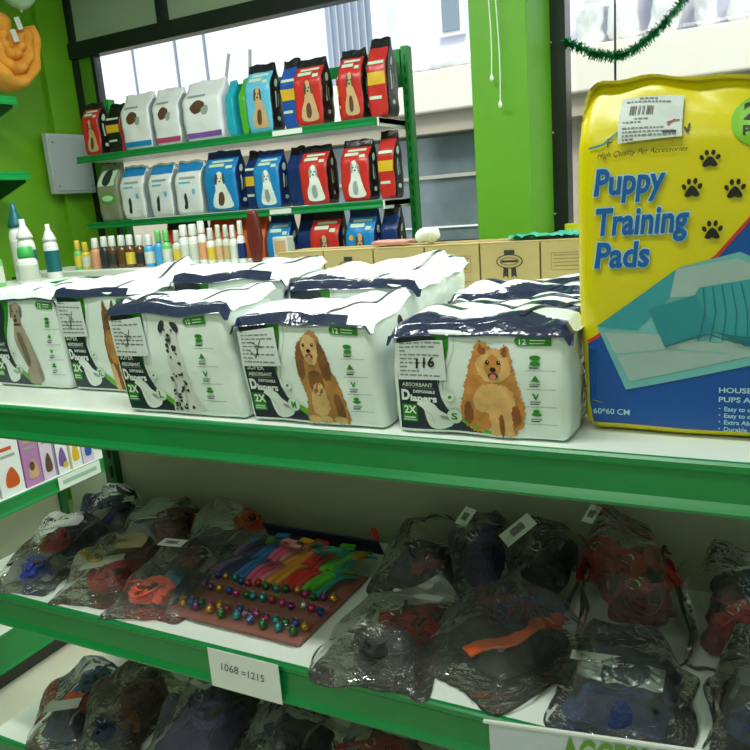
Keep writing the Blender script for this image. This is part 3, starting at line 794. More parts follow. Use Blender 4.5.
for k, tx in enumerate(('Easy to use', 'Easy to clean', 'Extra Absorbent', 'Durable')):
    z = .036 - k * .0080; A.text(tx, -.001, z, .0075, PALEB, 3, .02); A.oval(-.006, z + .003, .0009, .0009, PALEB, 3, 8)
A.text('60*60 CM', -.147, .024, .0100, PALEB, 3, .015, width=.042)
b.build('front_print', yp)
b = MB(); A = Art(b, lambda x, z, l: yfn(x, z, l + .0038), h=.01)
A.poly([(-.116, .340), (-.050, .345), (-.051, .392), (-.118, .3885)], PAPER, 0)
r = random.Random(9)
for k in range(17):
    if k % 3 != 2 or r.random() < .4: A.rect(-.1065 + k * .0015, .370, -.1065 + k * .0015 + r.uniform(.0006, .0012), .380, INKDARK, 2)
for z, x0, x1 in ((.388, -.098, -.078), (.3845, -.112, -.066), (.366, -.100, -.090), (.3625, -.112, -.092), (.356, -.112, -.070), (.352, -.112, -.062), (.348, -.112, -.058), (.344, -.112, -.100)):
    x = x0
    while x < x1: e = x + r.uniform(.002, .005); A.rect(x, z - .0008, e, z + .0008, mat('label_print', (120, 128, 128), .7), 2); x = e + .0012
A.rect(-.070, .3495, -.056, .3525, INKDARK, 2); A.text('$69.00', -.071, .3490, .005, INKDARK, 3, 0, width=.016) if False else None
A.line([(-.066, .361), (-.060, .363), (-.053, .364)], .0014, mat('red_pen', (150, 60, 60), .5), 3); A.line([(-.065, .358), (-.058, .365)], .0014, mat('red_pen', (150, 60, 60), .5), 3)
b.build('price_sticker', yp)

# ---------------------------------------------------------------- cardboard boxes on the far side of the unit
CARD = mat('kraft_cardboard', (186, 168, 112), .75, var=.05, vscale=14); CARD2 = mat('kraft_cardboard_edge', (160, 142, 92), .8)
CPR = mat('cardboard_print', (150, 132, 84), .8)
bx = [-1.027, -.897, -.769, -.645, -.521, -.394, -.265, -.135]
names = ['leftmost in the row, half hidden by diaper packs', 'second from the left, with a dark ribbon emblem', 'third from the left in the row', 'fourth from the left, left of the emblem box by the pillar', 'with the clear ribbon emblem, below the green pillar', 'behind the left edge of the yellow pack', 'at the right end behind the yellow pack']
for i in range(7):
    w_ = bx[i + 1] - bx[i] - .003
    t = thing('cardboard_box', 'kraft cardboard box ' + names[i], 'box', ((bx[i] + bx[i + 1]) / 2, 1.565, ZT), 0, 'kraft boxes on the far side')
    b = MB(); b.box((0, 0, .098), (w_, .13, .194), CARD, bevel=.0015); b.build('carton', t)
    b = MB(); b.box((0, -.0335, .1955), (w_, .062, .0022), CARD, Matrix.Rotation(-.03, 3, 'X')); b.box((0, .0335, .1955), (w_, .062, .0022), CARD2); b.build('top_flap', t)
    b = MB(); A = Art(b, lambda x, z, l: Vector((x, -.0652 - l, z)), h=.05)
    if i in (1, 4):
        A.rect(-.011, .172, .011, .181, INKDARK, 0); A.oval(0, .158, .028, .0145, INKDARK, 0, 24); A.oval(0, .158, .0255, .0125, CARD, 1, 24); A.oval(0, .158, .021, .0095, CPR, 2, 24); A.oval(0, .158, .015, .006, CARD, 3, 20)
        A.rect(-.018, .156, .018, .1605, INKDARK, 4); A.poly([(-.015, .124), (-.009, .129), (-.003, .124), (-.003, .146), (-.013, .146)], INKDARK, 0); A.poly([(.015, .124), (.009, .129), (.003, .124), (.003, .146), (.013, .146)], INKDARK, 0)
    else:
        for k in range(4): A.rect(-.038, .166 - k * .007, .038, .168 - k * .007, CPR, 0)
        A.line([(-.042, .172), (.042, .172), (.042, .138), (-.042, .138), (-.042, .172)], .0012, CPR, 0)
    A.rect(-.045, .117, -.028, .120, CPR, 0); A.rect(.025, .117, .040, .120, CPR, 0)
    b.build('carton_print', t)
b = MB(); b.soft((.055, .04, .028), .016, INKWHITE, 10, 8, 8, lambda p, n: p + n * N3(p.x, p.y, p.z, 60) * .004)
o = b.build('white_pouch', smooth=True, weld=True, loc=(-.66, 1.56, ZT + .200)); tag(o, 'small rounded white pouch lying on top of the cardboard boxes', 'pouch')
b = MB(); b.grid(lambda u, v: (-.47 + .15 * u, 1.53 + .09 * v, ZT + .2015 + abs(N3(u * 5, v * 3, 1, 1.4)) * .012), 24, 12, mat('teal_wrap', (60, 170, 150), .25, bump=.3))
b.grid(lambda u, v: (-.47 + .15 * u, 1.53 + .09 * v, ZT + .1995 + 0 * u), 2, 2, mat('teal_wrap', (60, 170, 150), .25))
tag(b.build('plastic_wrap', smooth=True), 'crumpled teal plastic wrap on the emblem box under the pillar', 'plastic wrap')
b = MB(); b.soft((.09, .05, .010), .004, mat('salmon_film', (214, 150, 140), .4), 12, 6, 4, lambda p, n: p + n * N3(p.x, p.y, p.z, 40) * .002)
o = b.build('flat_packet', smooth=True, weld=True, loc=(-.745, 1.56, ZT + .200)); tag(o, 'flat salmon packet on the cardboard boxes left of the white pouch', 'packet')

# ================================================================ pet food rack against the window
rk = thing('display_rack', 'green and white display rack of pet food bags against the window', 'rack', (-2.36, 3.15, 0))
for zt in (1.945, 1.60, 1.25, .90, .50):
    b = MB(); b.box((0, .004, zt - .012), (1.79, .285, .024), WHITE_DECK); o = b.build('shelf', rk)
    rail_mesh(-.895, .885, -.15, zt + .002, .034).build('front_rail', o)
    b = MB(); b.box((.892, 0, zt - .020), (.006, .29, .035), WHITE_DECK); b.build('end_bracket', rk)
for x in (-.905, .912):
    b = MB(); b.box((x, .15, 1.13), (.034, .05, 2.26), mat('rack_green', (34, 158, 66), .4), bevel=.003)
    for k in range(40): b.box((x + .002, .1235, .30 + k * .049), (.007, .003, .026), DKG)
    b.build('upright', rk)
b = MB(); b.box((0, .16, 2.20), (1.79, .012, .05), GREEN_RAIL); b.box((0, .16, .1), (1.79, .012, .2), GREEN_RAIL); b.build('rear_beam', rk)
b = MB(); b.box((.74, .135, 2.17), (.30, .02, .16), mat('rack_green', (34, 158, 66), .4)); b.build('side_plate', rk)
for zt, x0, x1 in ((1.945, .36, .52), (1.60, .30, .42)):
    b = MB(); b.box(((x0 + x1) / 2, -.1565, zt - .014), (x1 - x0, .0015, .022), PAPERW); b.build('price_strip', rk)

CR = mat('red_foil', (192, 44, 40), .3, bump=.25, bscale=30); CB = mat('sky_blue_foil', (28, 130, 196), .3, bump=.25, bscale=30)
CLB = mat('light_blue_foil', (96, 186, 220), .3, bump=.2, bscale=30); CDB = mat('dark_blue_foil', (18, 44, 100), .3, bump=.25, bscale=30)
CK = mat('black_foil', (22, 22, 26), .3, bump=.3, bscale=30); CW = mat('white_foil', (226, 230, 234), .35, bump=.15, bscale=24)
CT = mat('teal_foil', (30, 166, 190), .3); COR = mat('orange_foil', (196, 84, 28), .35, bump=.2); CG = mat('bright_green_foil', (80, 176, 48), .35)
COL_ = mat('olive_grey_foil', (132, 138, 112), .4, bump=.2); CPU = mat('purple_ink', (120, 80, 160), .4); CMG = mat('magenta_ink', (180, 60, 110), .4)
CBL2 = mat('mid_blue_foil', (34, 84, 170), .3, bump=.2); SILV = mat('silver_foil', (170, 182, 182), .25, .4, bump=.3, bscale=30)
YE2 = mat('yellow_label', (216, 176, 40), .4); TANP = mat('tan_print', (196, 164, 120), .5); BRP = mat('brown_print', (92, 62, 46), .5)
def pouch(label, x0, x1, z, h, front, side, top, art='dog', seed=1, d=.085, y=3.02, ground=None, group='pet food bags on the rack'):
    w = abs(x1 - x0)
    t = thing('pet_food_bag', label, 'pet food bag', ((x0 + x1) / 2, y + d / 2, z + .0005), 0, group)
    def disp(p, n):
        q = p.copy(); zz = p.z / h
        pin = 1 - .88 * ss(.62, .97, zz); q.y = p.y * pin
        q.y += (n.y * .006 * sin(pi * min(1, zz))) + ss(.6, 1, zz) * .012
        q.x += N3(p.y * 2 + seed, seed, p.z, 18) * .004 + (ss(.0, .12, zz) - 1) * (.006 if p.x > 0 else -.006)
        q.y += N3(p.x + seed, 3, p.z, 16) * .006
        q.z += ss(.8, 1, zz) * N3(p.x + seed * 2, 1, 0, 22) * .012
        q.z = max(q.z, 0); return q
    def mf(p):
        if p.z > h * .90: return top
        if abs(p.x) > w / 2 - 1e-5: return side
        if p.y > d / 2 - 1e-5: return side
        return front
    b = MB(); b.soft((w, d, h), .006, front, 12, 6, 16, disp, matfn=mf); b.build('bag_body', t, smooth=True, weld=True)
    fn = front_surface((w, d, h), .006, disp)
    b = MB(); A = Art(b, fn, h=.02, step=.0007)
    P = lambda u, v: ((u - .5) * w, v * h)
    if art in ('dog', 'cat', 'girl'):
        c1, c2 = {'dog': (TANP, BRP), 'cat': (INKWHITE, INKGREY), 'girl': (INKWHITE, BRP)}[art]
        A.blob([P(*q) for q in [(.42, .62), (.52, .66), (.62, .60), (.64, .50), (.72, .36), (.80, .22), (.82, .07), (.30, .07), (.26, .22), (.36, .36), (.38, .50)]], c1, 1)
        A.blob([P(*q) for q in [(.40, .62), (.46, .60), (.43, .46), (.37, .48)]], c2, 2); A.blob([P(*q) for q in [(.60, .62), (.66, .58), (.66, .46), (.61, .48)]], c2, 2)
        A.blob([P(*q) for q in [(.44, .30), (.56, .32), (.60, .18), (.52, .10), (.42, .14)]], c2 if seed % 2 else INKWHITE, 2)
        for u in (.47, .57): A.oval(*P(u, .55), .0035, .0035, INKBLACK, 3, 7)
        A.oval(*P(.52, .50), .005, .004, INKBLACK, 3, 8)
        A.rect(*P(.14, .74), *P(.62, .79), INKPALE, 1); A.rect(*P(.20, .81), *P(.86, .845), INKPALE, 1)
        if seed % 2 == 0: A.oval(*P(.22, .60), .012, .012, YE2, 1, 12)
        A.rect(*P(.68, .70), *P(.88, .75), INKPALE, 1)
    elif art == 'pack':
        A.blob([P(*q) for q in [(.22, .56), (.42, .66), (.60, .60), (.50, .48), (.34, .44), (.24, .48)]], BRP, 1); A.blob([P(*q) for q in [(.5, .52), (.66, .56), (.64, .44), (.52, .42)]], INKGREY, 1)
        A.rect(*P(.12, .72), *P(.60, .76), INKGREY, 1); A.rect(*P(.03, .04), *P(.97, .13), ground or CB, 1)
    elif art == 'small':
        A.rect(*P(.03, .80), *P(.97, .96), ground or CB, 1); A.rect(*P(.2, .66), *P(.8, .70), INKGREY, 1); A.rect(*P(.2, .58), *P(.6, .61), CLB, 1)
        A.blob([P(*q) for q in [(.32, .34), (.42, .40), (.44, .28), (.42, .12), (.30, .12), (.32, .22)]], INKDARK, 1); A.oval(*P(.72, .42), .010, .014, CLB, 1)
    elif art == 'bands':
        A.rect(*P(.06, .40), *P(.94, .56), YE2, 1); A.rect(*P(.1, .66), *P(.9, .70), INKPALE, 1); A.rect(*P(.1, .22), *P(.7, .26), INKPALE, 1)
    elif art == 'olive':
        A.rect(*P(.10, .62), *P(.90, .90), INKPALE, 1); A.blob([P(*q) for q in [(.3, .85), (.6, .9), (.7, .7), (.5, .62), (.3, .68)]], INKDARK, 2); A.oval(*P(.5, .40), w * .36, h * .09, CG, 2); A.oval(*P(.5, .40), w * .28, h * .05, INKPALE, 3)
    if art: b.build('front_print', t)
    b = MB(); b.box((0, .012, h * .965), (w * .9, .0035, .003), SILV); b.build('top_seam', t)
    # pale marks down the side gusset
    b = MB(); A2 = Art(b, lambda yy, zz, l: disp(Vector((w / 2, yy, zz)), Vector((1, 0, 0))) + Vector((l + .0006, 0, 0)), h=.02)
    if side in (CK, CDB):
        A2.oval(-.004, h * .70, .014, .018, INKPALE, 1, 12); A2.rect(-.016, h * .34, -.006, h * .58, INKPALE, 1); A2.rect(.002, h * .36, .008, h * .54, INKGREY, 1); A2.oval(0, h * .18, .014, .010, INKPALE, 1, 10)
        b.build('side_print', t)
    return t
Z1, Z2, Z3 = 1.949, 1.604, 1.254
pouch('red and black dog food bag at the left end of the top rack shelf', -3.205, -3.085, Z1, .262, CR, CK, CK, 'dog', 1)
pouch('narrow black bag with red trim beside the leftmost red bag', -3.065, -2.965, Z1, .245, CK, CR, CK, 'bands', 2, y=3.05)
pouch('white bag with a light blue bottom band, first white bag on the top rack shelf', -2.925, -2.735, Z1, .270, CW, SILV, CW, 'pack', 3, ground=CB, d=.10)
pouch('white bag with a magenta bottom band in the middle of the white bags', -2.712, -2.545, Z1, .268, CW, SILV, CW, 'pack', 4, ground=CMG, d=.10)
pouch('widest white bag with a purple bottom band on the top rack shelf', -2.520, -2.290, Z1, .275, CW, CW, CW, 'pack', 5, ground=CPU, d=.12)
pouch('slim teal bag between the white bags and the light blue bag', -2.262, -2.218, Z1, .250, CT, CT, CT, None, 6)
pouch('slim green bag pressed against the teal one on the top rack shelf', -2.205, -2.165, Z1, .258, CG, CG, CG, None, 7, y=3.05)
pouch('light blue bag with a white and black pet on the top rack shelf', -2.145, -2.005, Z1, .300, CLB, CK, CK, 'dog', 9, d=.10)
pouch('darker blue bag right of the light blue one on the top rack shelf', -1.975, -1.890, Z1, .305, CBL2, CK, CK, 'bands', 10, y=3.06)
pouch('red dog food bag just right of the dark blue one, top rack shelf', -1.880, -1.735, Z1, .285, CR, CK, CK, 'dog', 11, d=.10)
pouch('red bag with a yellow badge set back between two red dog bags', -1.712, -1.635, Z1, .285, CR, CK, CK, 'bands', 12, y=3.115)
pouch('second red dog food bag in front at the right half of the top rack shelf', -1.650, -1.535, Z1, .290, CR, CK, CK, 'dog', 13, d=.10, y=3.015)
pouch('rightmost red bag with a black side and yellow badge on the top rack shelf', -1.522, -1.430, Z1, .320, CR, CK, CK, 'bands', 14, d=.11, y=3.04)
pouch('olive grey packet at the left end of the middle rack shelf', -3.165, -3.02, Z2, .290, COL_, COL_, COL_, 'olive', 15)
pouch('white packet with a blue top, first of three on the middle rack shelf', -3.00, -2.84, Z2, .270, CW, SILV, CW, 'small', 16)
pouch('white packet with a blue top, middle one of three on the middle rack shelf', -2.805, -2.655, Z2, .264, CW, SILV, CW, 'small', 17)
pouch('white packet with a blue top, right one of three on the middle rack shelf', -2.630, -2.465, Z2, .262, CW, SILV, CW, 'small', 18)
pouch('large sky blue bag showing a white and brown dog on the middle rack shelf', -2.445, -2.250, Z2, .288, CB, CDB, CDB, 'girl', 19, d=.10)
pouch('dark blue bag right of the large sky blue one on the middle rack shelf', -2.225, -2.160, Z2, .275, CDB, CDB, CK, 'bands', 20, y=3.06)
pouch('smaller sky blue bag with a white cat on the middle rack shelf', -2.148, -2.005, Z2, .265, CB, CDB, CDB, 'cat', 21, d=.10)
pouch('dark blue bag left of the red bags on the middle rack shelf', -1.985, -1.905, Z2, .268, CDB, CDB, CK, None, 22, y=3.06)
pouch('first red bag with a grey pet on the middle rack shelf', -1.890, -1.745, Z2, .262, CR, CK, CK, 'cat', 23, d=.10)
pouch('red bag with a yellow badge behind the gap on the middle rack shelf', -1.725, -1.655, Z2, .270, CR, CK, CK, 'bands', 24, y=3.115)
pouch('second red bag with a grey pet on the middle rack shelf', -1.665, -1.525, Z2, .262, CR, CK, CK, 'cat', 25, d=.10, y=3.0)
pouch('rightmost red and black bag with a yellow badge on the middle rack shelf', -1.505, -1.425, Z2, .290, CR, CK, CK, 'bands', 26, y=3.05)
pouch('red bag behind the small bottles on the lower rack shelf', -2.76, -2.50, Z3, .318, CR, CR, CK, None, 27)
pouch('wide orange bag behind the small bottles on the lower rack shelf', -2.485, -2.13, Z3, .318, COR, COR, COR, None, 28, d=.10)
pouch('blue dog food bag just right of the orange one on the lower rack shelf', -2.115, -1.985, Z3, .318, CB, CDB, CDB, 'dog', 29, d=.10)
pouch('dark blue bag between blue and red bags on the lower rack shelf', -1.965, -1.885, Z3, .318, CDB, CDB, CK, None, 30, y=3.06)
pouch('red dog food bag on the lower rack shelf above the cardboard boxes', -1.870, -1.715, Z3, .318, CR, CK, CK, 'dog', 31, d=.10)
pouch('blue bag with a white pet at the right of the lower rack shelf', -1.680, -1.535, Z3, .318, CB, CDB, CDB, 'dog', 32, d=.10)
pouch('black bag at the right end of the lower rack shelf', -1.515, -1.430, Z3, .318, CDB, CK, CK, None, 34, y=3.05)

# ================================================================ counter with little bottles
ct = thing('display_counter', 'low white counter holding a row of small bottles before the rack', 'counter', (-2.40, 2.53, 0))
b = MB(); b.box((0, 0, 1.385), (1.36, .30, .03), WHITE_DECK, bevel=.004); b.build('countertop', ct)
b = MB(); b.box((0, .02, .685), (1.30, .24, 1.37), mat('counter_body', (190, 196, 186), .6)); b.build('cabinet_body', ct)
AMB = mat('amber_glass', (92, 60, 30), .15, spec=.7); DKB = mat('dark_bottle', (40, 42, 48), .25); GRB = mat('green_bottle', (110, 190, 110), .3)
YLB = mat('yellow_bottle', (214, 190, 70), .3); BLB = mat('blue_bottle', (70, 160, 210), .3); WHB = mat('white_bottle', (222, 226, 222), .35)
SKB = mat('peach_bottle', (206, 150, 110), .35); CLB2 = mat('pale_bottle', (200, 208, 196), .25); TEALP = mat('teal_plastic', (14, 96, 100), .35); REDP = mat('red_plastic', (186, 50, 40), .35)
GRP = mat('green_plastic', (60, 170, 80), .35)
def bottle(label, x, y, z, r, h, body, capm, lab, style='drop', group='small bottles on the white counter', seed=0):
    t = thing('bottle', label, 'bottle', (x, y, z), seed * .7, group)
    b = MB(); hb = h * (.66 if style == 'drop' else .72)
    b.lathe([(r * .92, 0), (r, .003), (r, hb * .82), (r * .85, hb * .93), (r * .45, hb), (r * .45, hb * 1.05)], body, n=14); b.build('bottle_body', t, smooth=True)
    b = MB()
    if style == 'drop': b.lathe([(r * .62, hb * 1.02), (r * .64, hb * 1.04), (r * .60, h * .93), (r * .52, h), (r * .2, h)], capm, n=12)
    elif style == 'flip': b.lathe([(r * .78, hb * 1.0), (r * .80, hb * 1.02), (r * .74, h * .97), (r * .6, h)], capm, n=12)
    elif style == 'dome': b.lathe([(r * .95, hb * .96), (r * .9, hb * 1.02), (r * .5, h * .86), (r * .34, h * .9), (r * .3, h)], capm, n=14)
    else:
        b.lathe([(r * .46, hb * 1.0), (r * .48, hb * 1.08), (r * .30, hb * 1.10), (r * .30, h * .9)], capm, n=12)
        b.box((r * .35, 0, h * .95), (r * 1.5, r * .5, h * .08), capm, bevel=.002); b.box((r * .75, 0, h * .87), (r * .18, r * .3, h * .12), capm, Matrix.Rotation(.4, 3, 'Y'))
    b.build('cap', t, smooth=style != 'spray')
    b = MB(); b.lathe([(r * 1.015, hb * .16), (r * 1.02, hb * .17), (r * 1.02, hb * .70), (r * 1.015, hb * .71)], lab, n=14); b.build('label', t, smooth=True)
row = [(-2.752, .115, GRB, YLB, YLB), (-2.709, .105, YLB, YLB, CLB2), (-2.640, .120, SKB, WHB, SKB), (-2.588, .125, DKB, WHB, DKB), (-2.536, .125, AMB, WHB, INKDARK), (-2.484, .125, AMB, WHB, AMB),
       (-2.432, .125, AMB, WHB, YLB), (-2.380, .120, AMB, WHB, DKB), (-2.324, .120, BLB, WHB, CLB2), (-2.272, .135, BLB, GRB, BLB), (-2.226, .135, GRB, GRB, CLB2), (-2.172, .130, CLB2, CLB2, YLB),
       (-2.128, .150, WHB, WHB, CLB2), (-2.082, .150, WHB, WHB, CLB2), (-2.034, .160, WHB, WHB, SKB), (-1.994, .130, WHB, WHB, YLB), (-1.950, .140, CLB2, CLB2, TANP), (-1.915, .138, CLB2, CLB2, TANP), (-1.878, .135, WHB, WHB, CLB2), (-1.842, .150, WHB, WHB, CDB)]
desc = ['green bottle with a yellow cap at the left end of the small bottle row', 'yellow bottle second from the left in the small bottle row', 'peach bottle with a white cap, left of the dark bottles',
        'dark grey bottle with a white cap, first of the dark bottles', 'amber bottle with a black label, second of the dark bottles', 'plain amber bottle, third of the dark bottles', 'amber bottle with a yellow label, fourth of the dark bottles',
        'amber bottle with a dark label, last before the blue ones', 'blue bottle with a pale label and white cap', 'all blue bottle with a green cap', 'green bottle with a green cap and pale label', 'pale bottle with a yellow label right of the green one',
        'white bottle, first of the tall white ones', 'white bottle, second of the tall white ones', 'tallest white bottle with a peach label', 'short white bottle with a yellow label', 'clear bottle with a tan label, left of its twin', 'clear bottle with a tan label, right of its twin',
        'white bottle with a plain pale label left of the one with the blue label', 'white bottle with a dark blue label at the right end of the row']
for i, (x, h, bd, cp, lb) in enumerate(row):
    sp = min([abs(x - q[0]) for q in row if q[0] != x]); bottle(desc[i], x, 2.455 + .004 * (i % 2), 1.4005, min(.0245, sp / 2 - .0008), h + .015, bd, cp, lb, 'drop' if i not in (12, 13, 14) else 'flip', seed=i)
b = MB(); b.soft((.07, .03, .20), .014, mat('dark_red_packet', (96, 30, 22), .4), 8, 5, 12, lambda p, n: Vector((p.x * (1 - .6 * abs(p.z / .2 - .5) * 1.4), p.y, p.z)))
o = b.build('sachet', smooth=True, weld=True, loc=(-1.775, 2.46, 1.4005)); tag(o, 'dark red sachet with pointed top right of the white bottles', 'sachet')
b = MB(); b.box((0, 0, .045), (.07, .05, .09), CLB2, bevel=.004); b.box((0, -.0255, .05), (.05, .001, .05), TANP)
tag(b.build('small_carton', loc=(-1.735 + .03, 2.55, 1.4005)), 'small pale carton beside the dark red sachet', 'carton')

# ================================================================ left gondola: boxes below, spray bottles on top
lg = thing('shelving_unit', 'green-railed shelving at the left standing at right angles to the big unit', 'shelving', (-2.72, 1.2, 0))
for zt, hr in ((1.40, .05), (.672, .055), (.205, .135)):
    b = MB(); b.box((.185, 0, zt - .014), (.362, 1.86, .028), WHITE_DECK); o = b.build('shelf', lg)
    rail_mesh(-.93, .93, .37, zt, hr, axis='y').build('front_rail', o)
b = MB(); b.box((-.005, 0, .72), (.02, 1.86, 1.36), GREY_PANEL); b.build('back_panel', lg)
b = MB(); b.box((-.005, .91, .72), (.05, .035, 1.38), DKG); b.build('upright', lg)
b = MB(); b.box((.18, 0, .035), (.32, 1.84, .07), mat('plinth_shade', (46, 50, 42), .6)); b.build('plinth', lg)  # shade under the base rail is put into this block's dark colour
b = MB(); b.box((.3785, .72, .648), (.0012, .205, .052), PAPERW); p_ = b.build('price_strip', lg)
b = MB(); b.box((.3795, .72, .648), (.0006, .165, .016), mat('mint_print', (150, 190, 170), .5)); b.build('strip_print', p_)
PUR = mat('orchid_carton', (176, 120, 180), .5); LAV = mat('lavender_carton', (214, 196, 222), .5)
cart = [(1.46, 1.595, INKWHITE, INKGREY, 'white carton at the left edge of the photo on the lower left shelf'), (1.603, 1.70, CW, COR, 'white carton with an orange animal picture'),
        (1.706, 1.779, PUR, TANP, 'orchid purple carton with a small animal picture'), (1.784, 1.838, LAV, BRP, 'lavender and white carton with a brown dog head'),
        (1.843, 1.905, CW, CPU, 'white carton with purple trim and a yellow spot'), (1.910, 1.966, CW, YE2, 'white carton with a gold stripe on its left edge'), (1.971, 2.028, LAV, CBL2, 'pale carton with a blue mark at the right end of the row')]
for i, (y0, y1, m1, m2, lb) in enumerate(cart):
    w_ = y1 - y0; t = thing('carton', lb, 'carton', (-2.42, (y0 + y1) / 2, .6725), 0, 'cartons on the lower left shelf')
    b = MB(); b.box((0, 0, .105), (.10, w_, .21), m1, bevel=.001); b.build('carton_body', t)
    b = MB(); A = Art(b, lambda y, z, l: Vector((.0502 + l, y, z)), h=.08, step=.0005)
    A.blob([(-.2 * w_, .03), (.25 * w_, .03), (.3 * w_, .06), (.1 * w_, .10), (-.1 * w_, .09), (-.25 * w_, .06)], m2, 1); A.oval(-.02 * w_, .075, w_ * .16, .018, m2 if i != 2 else BRP, 2, 12)
    A.rect(-.3 * w_, .14, .3 * w_, .150, INKGREY, 1); A.rect(-.3 * w_, .165, .2 * w_, .178, m2, 1)
    if i == 4: A.oval(.2 * w_, .03, .012, .012, YE2, 3, 12); A.rect(-.5 * w_, 0.001, -.38 * w_, .209, CPU, 1)
    if i == 5: A.rect(-.5 * w_, .001, -.40 * w_, .209, YE2, 1)
    if i == 2: A.rect(-.1 * w_, .001 + .19, .4 * w_, .208, YE2, 1)
    b.build('carton_print', t)
TZ = 1.4005
bottle('tall white bottle with a teal spout, the rounded one at the back left', -2.60, 2.04, TZ, .034, .30, WHB, TEALP, CLB2, 'dome', 'bottles on the left shelf top', 1)
bottle('white trigger bottle with a teal label near the left edge', -2.56, 1.86, TZ, .030, .235, WHB, WHB, TEALP, 'spray', 'bottles on the left shelf top', 2)
bottle('white pump bottle at the very left edge', -2.56, 1.70, TZ, .030, .25, WHB, WHB, SKB, 'dome', 'bottles on the left shelf top', 3)
bottle('clear green bottle with a white cap left of the green-capped jar', -2.44, 1.80, TZ, .024, .15, GRB, WHB, CLB2, 'flip', 'bottles on the left shelf top', 4)
bottle('white jar with a wide green cap', -2.405, 1.905, TZ, .036, .135, WHB, GRP, CLB2, 'flip', 'bottles on the left shelf top', 5)
bottle('white cone-topped bottle with a teal label right of the green-capped jar', -2.47, 1.965, TZ, .032, .235, WHB, WHB, TEALP, 'dome', 'bottles on the left shelf top', 6)
bottle('second cone-topped white bottle with a teal label behind the first', -2.50, 2.10, TZ - 0, .028, .21, WHB, WHB, TEALP, 'dome', 'bottles on the left shelf top', 7)
bottle('small pale bottle in front of the teal-labelled ones', -2.40, 1.70, TZ, .024, .11, CLB2, WHB, REDP, 'flip', 'bottles on the left shelf top', 8)

# ================================================================ left wall: shelves, beds, balloon, electrical box
for zt, lb in ((2.229, 'upper green shelf on the left wall under the orange beds'), (1.873, 'lower green shelf on the left wall')):
    t = thing('wall_shelf', lb, 'shelf', (-3.45, 1.9, zt))
    b = MB(); b.box((0, 0, -.012), (.34, 1.60, .024), WHITE_DECK); b.build('shelf_board', t)
    rail_mesh(-.80, .80, .175, .002, .040, mat('bright_rail', (20, 176, 84), .35), axis='y').build('front_rail', t)
    for y in (.78, -.78):
        b = MB(); x0 = -.17
        for s in (-.004, .004): b.face([(x0, y + s, -.025), (x0 + .33, y + s, -.025), (x0 + .33, y + s, -.05), (x0, y + s, -.16)], DKG)
        b.face([(x0, y - .004, -.16), (x0 + .33, y - .004, -.05), (x0 + .33, y + .004, -.05), (x0, y + .004, -.16)], DKG)
        b.build('bracket', t)
ORG = mat('orange_plush', (240, 166, 62), .9, var=.12, vscale=18, bump=.25, bscale=60)
pb = thing('pet_bed', 'stack of rolled orange plush pet beds with white tags on the upper shelf', 'pet bed', (-3.33, 2.715, 2.262))
for k, (ry, rz_, tr) in enumerate(((.050, .070, .034), (.095, .135, .036), (.135, .197, .036))):
    b = MB()
    pts = [(0, ry * sin(a), .235 - rz_ * cos(a)) for a in [(-pi * .62) + pi * 1.24 * i / 26 for i in range(27)]]
    k2 = 26
    b.tube(pts, [tr * (1 + .08 * sin(i * 1.3 + k)) for i in range(27)], ORG, 14, flat=1.0)
    o = b.build('bed_roll', pb, smooth=True)
    for v in o.data.vertices: v.co.x *= 3.0
b = MB(); b.soft((.12, .10, .22), .045, ORG, 10, 10, 12, lambda p, n: p + n * N3(p.x, p.y, p.z, 20) * .01, c=(0, 0, .14)); b.build('bed_core', pb, smooth=True, weld=True)
for y, z in ((.03, .30), (-.005, .24)):
    b = MB(); b.box((.108, y, z + .0), (.002, .030, .055), PAPERW, Matrix.Rotation(.3, 3, 'X')); b.build('tag', pb)
b = MB(); b.ball((0, 0, 0), .085, mat('mint_balloon', (176, 222, 186), .25, spec=.7), 20, (1, 1, 1.12)); b.lathe([(.004, -.105), (.010, -.100), (.004, -.092)], mat('mint_balloon', (176, 222, 186), .25), n=8)
tag(b.build('balloon', smooth=True, loc=(-3.30, 2.84, 2.745)), 'pale mint balloon above the orange beds, cut off by the top edge', 'balloon')
eb = thing('electrical_box', 'square pale grey electrical box on the green wall left of the rack', 'electrical box', (-3.585, 3.225, 1.795))
b = MB(); b.box((.020, 0, .145), (.04, .30, .33), mat('pale_grey_plastic', (186, 196, 196), .45), bevel=.006); b.build('housing', eb)
b = MB(); b.box((.043, 0, .145), (.008, .285, .30), mat('lid_grey', (178, 190, 192), .4), bevel=.003)
b.build('cover', eb)
for y, z in ((-.12, .26), (.12, .26), (-.12, .02), (.12, .02)):
    b = MB(); b.ball((.048, y, z), .006, mat('screw_grey', (110, 120, 120), .4), 8, (.4, 1, 1)); b.build('screw', eb)

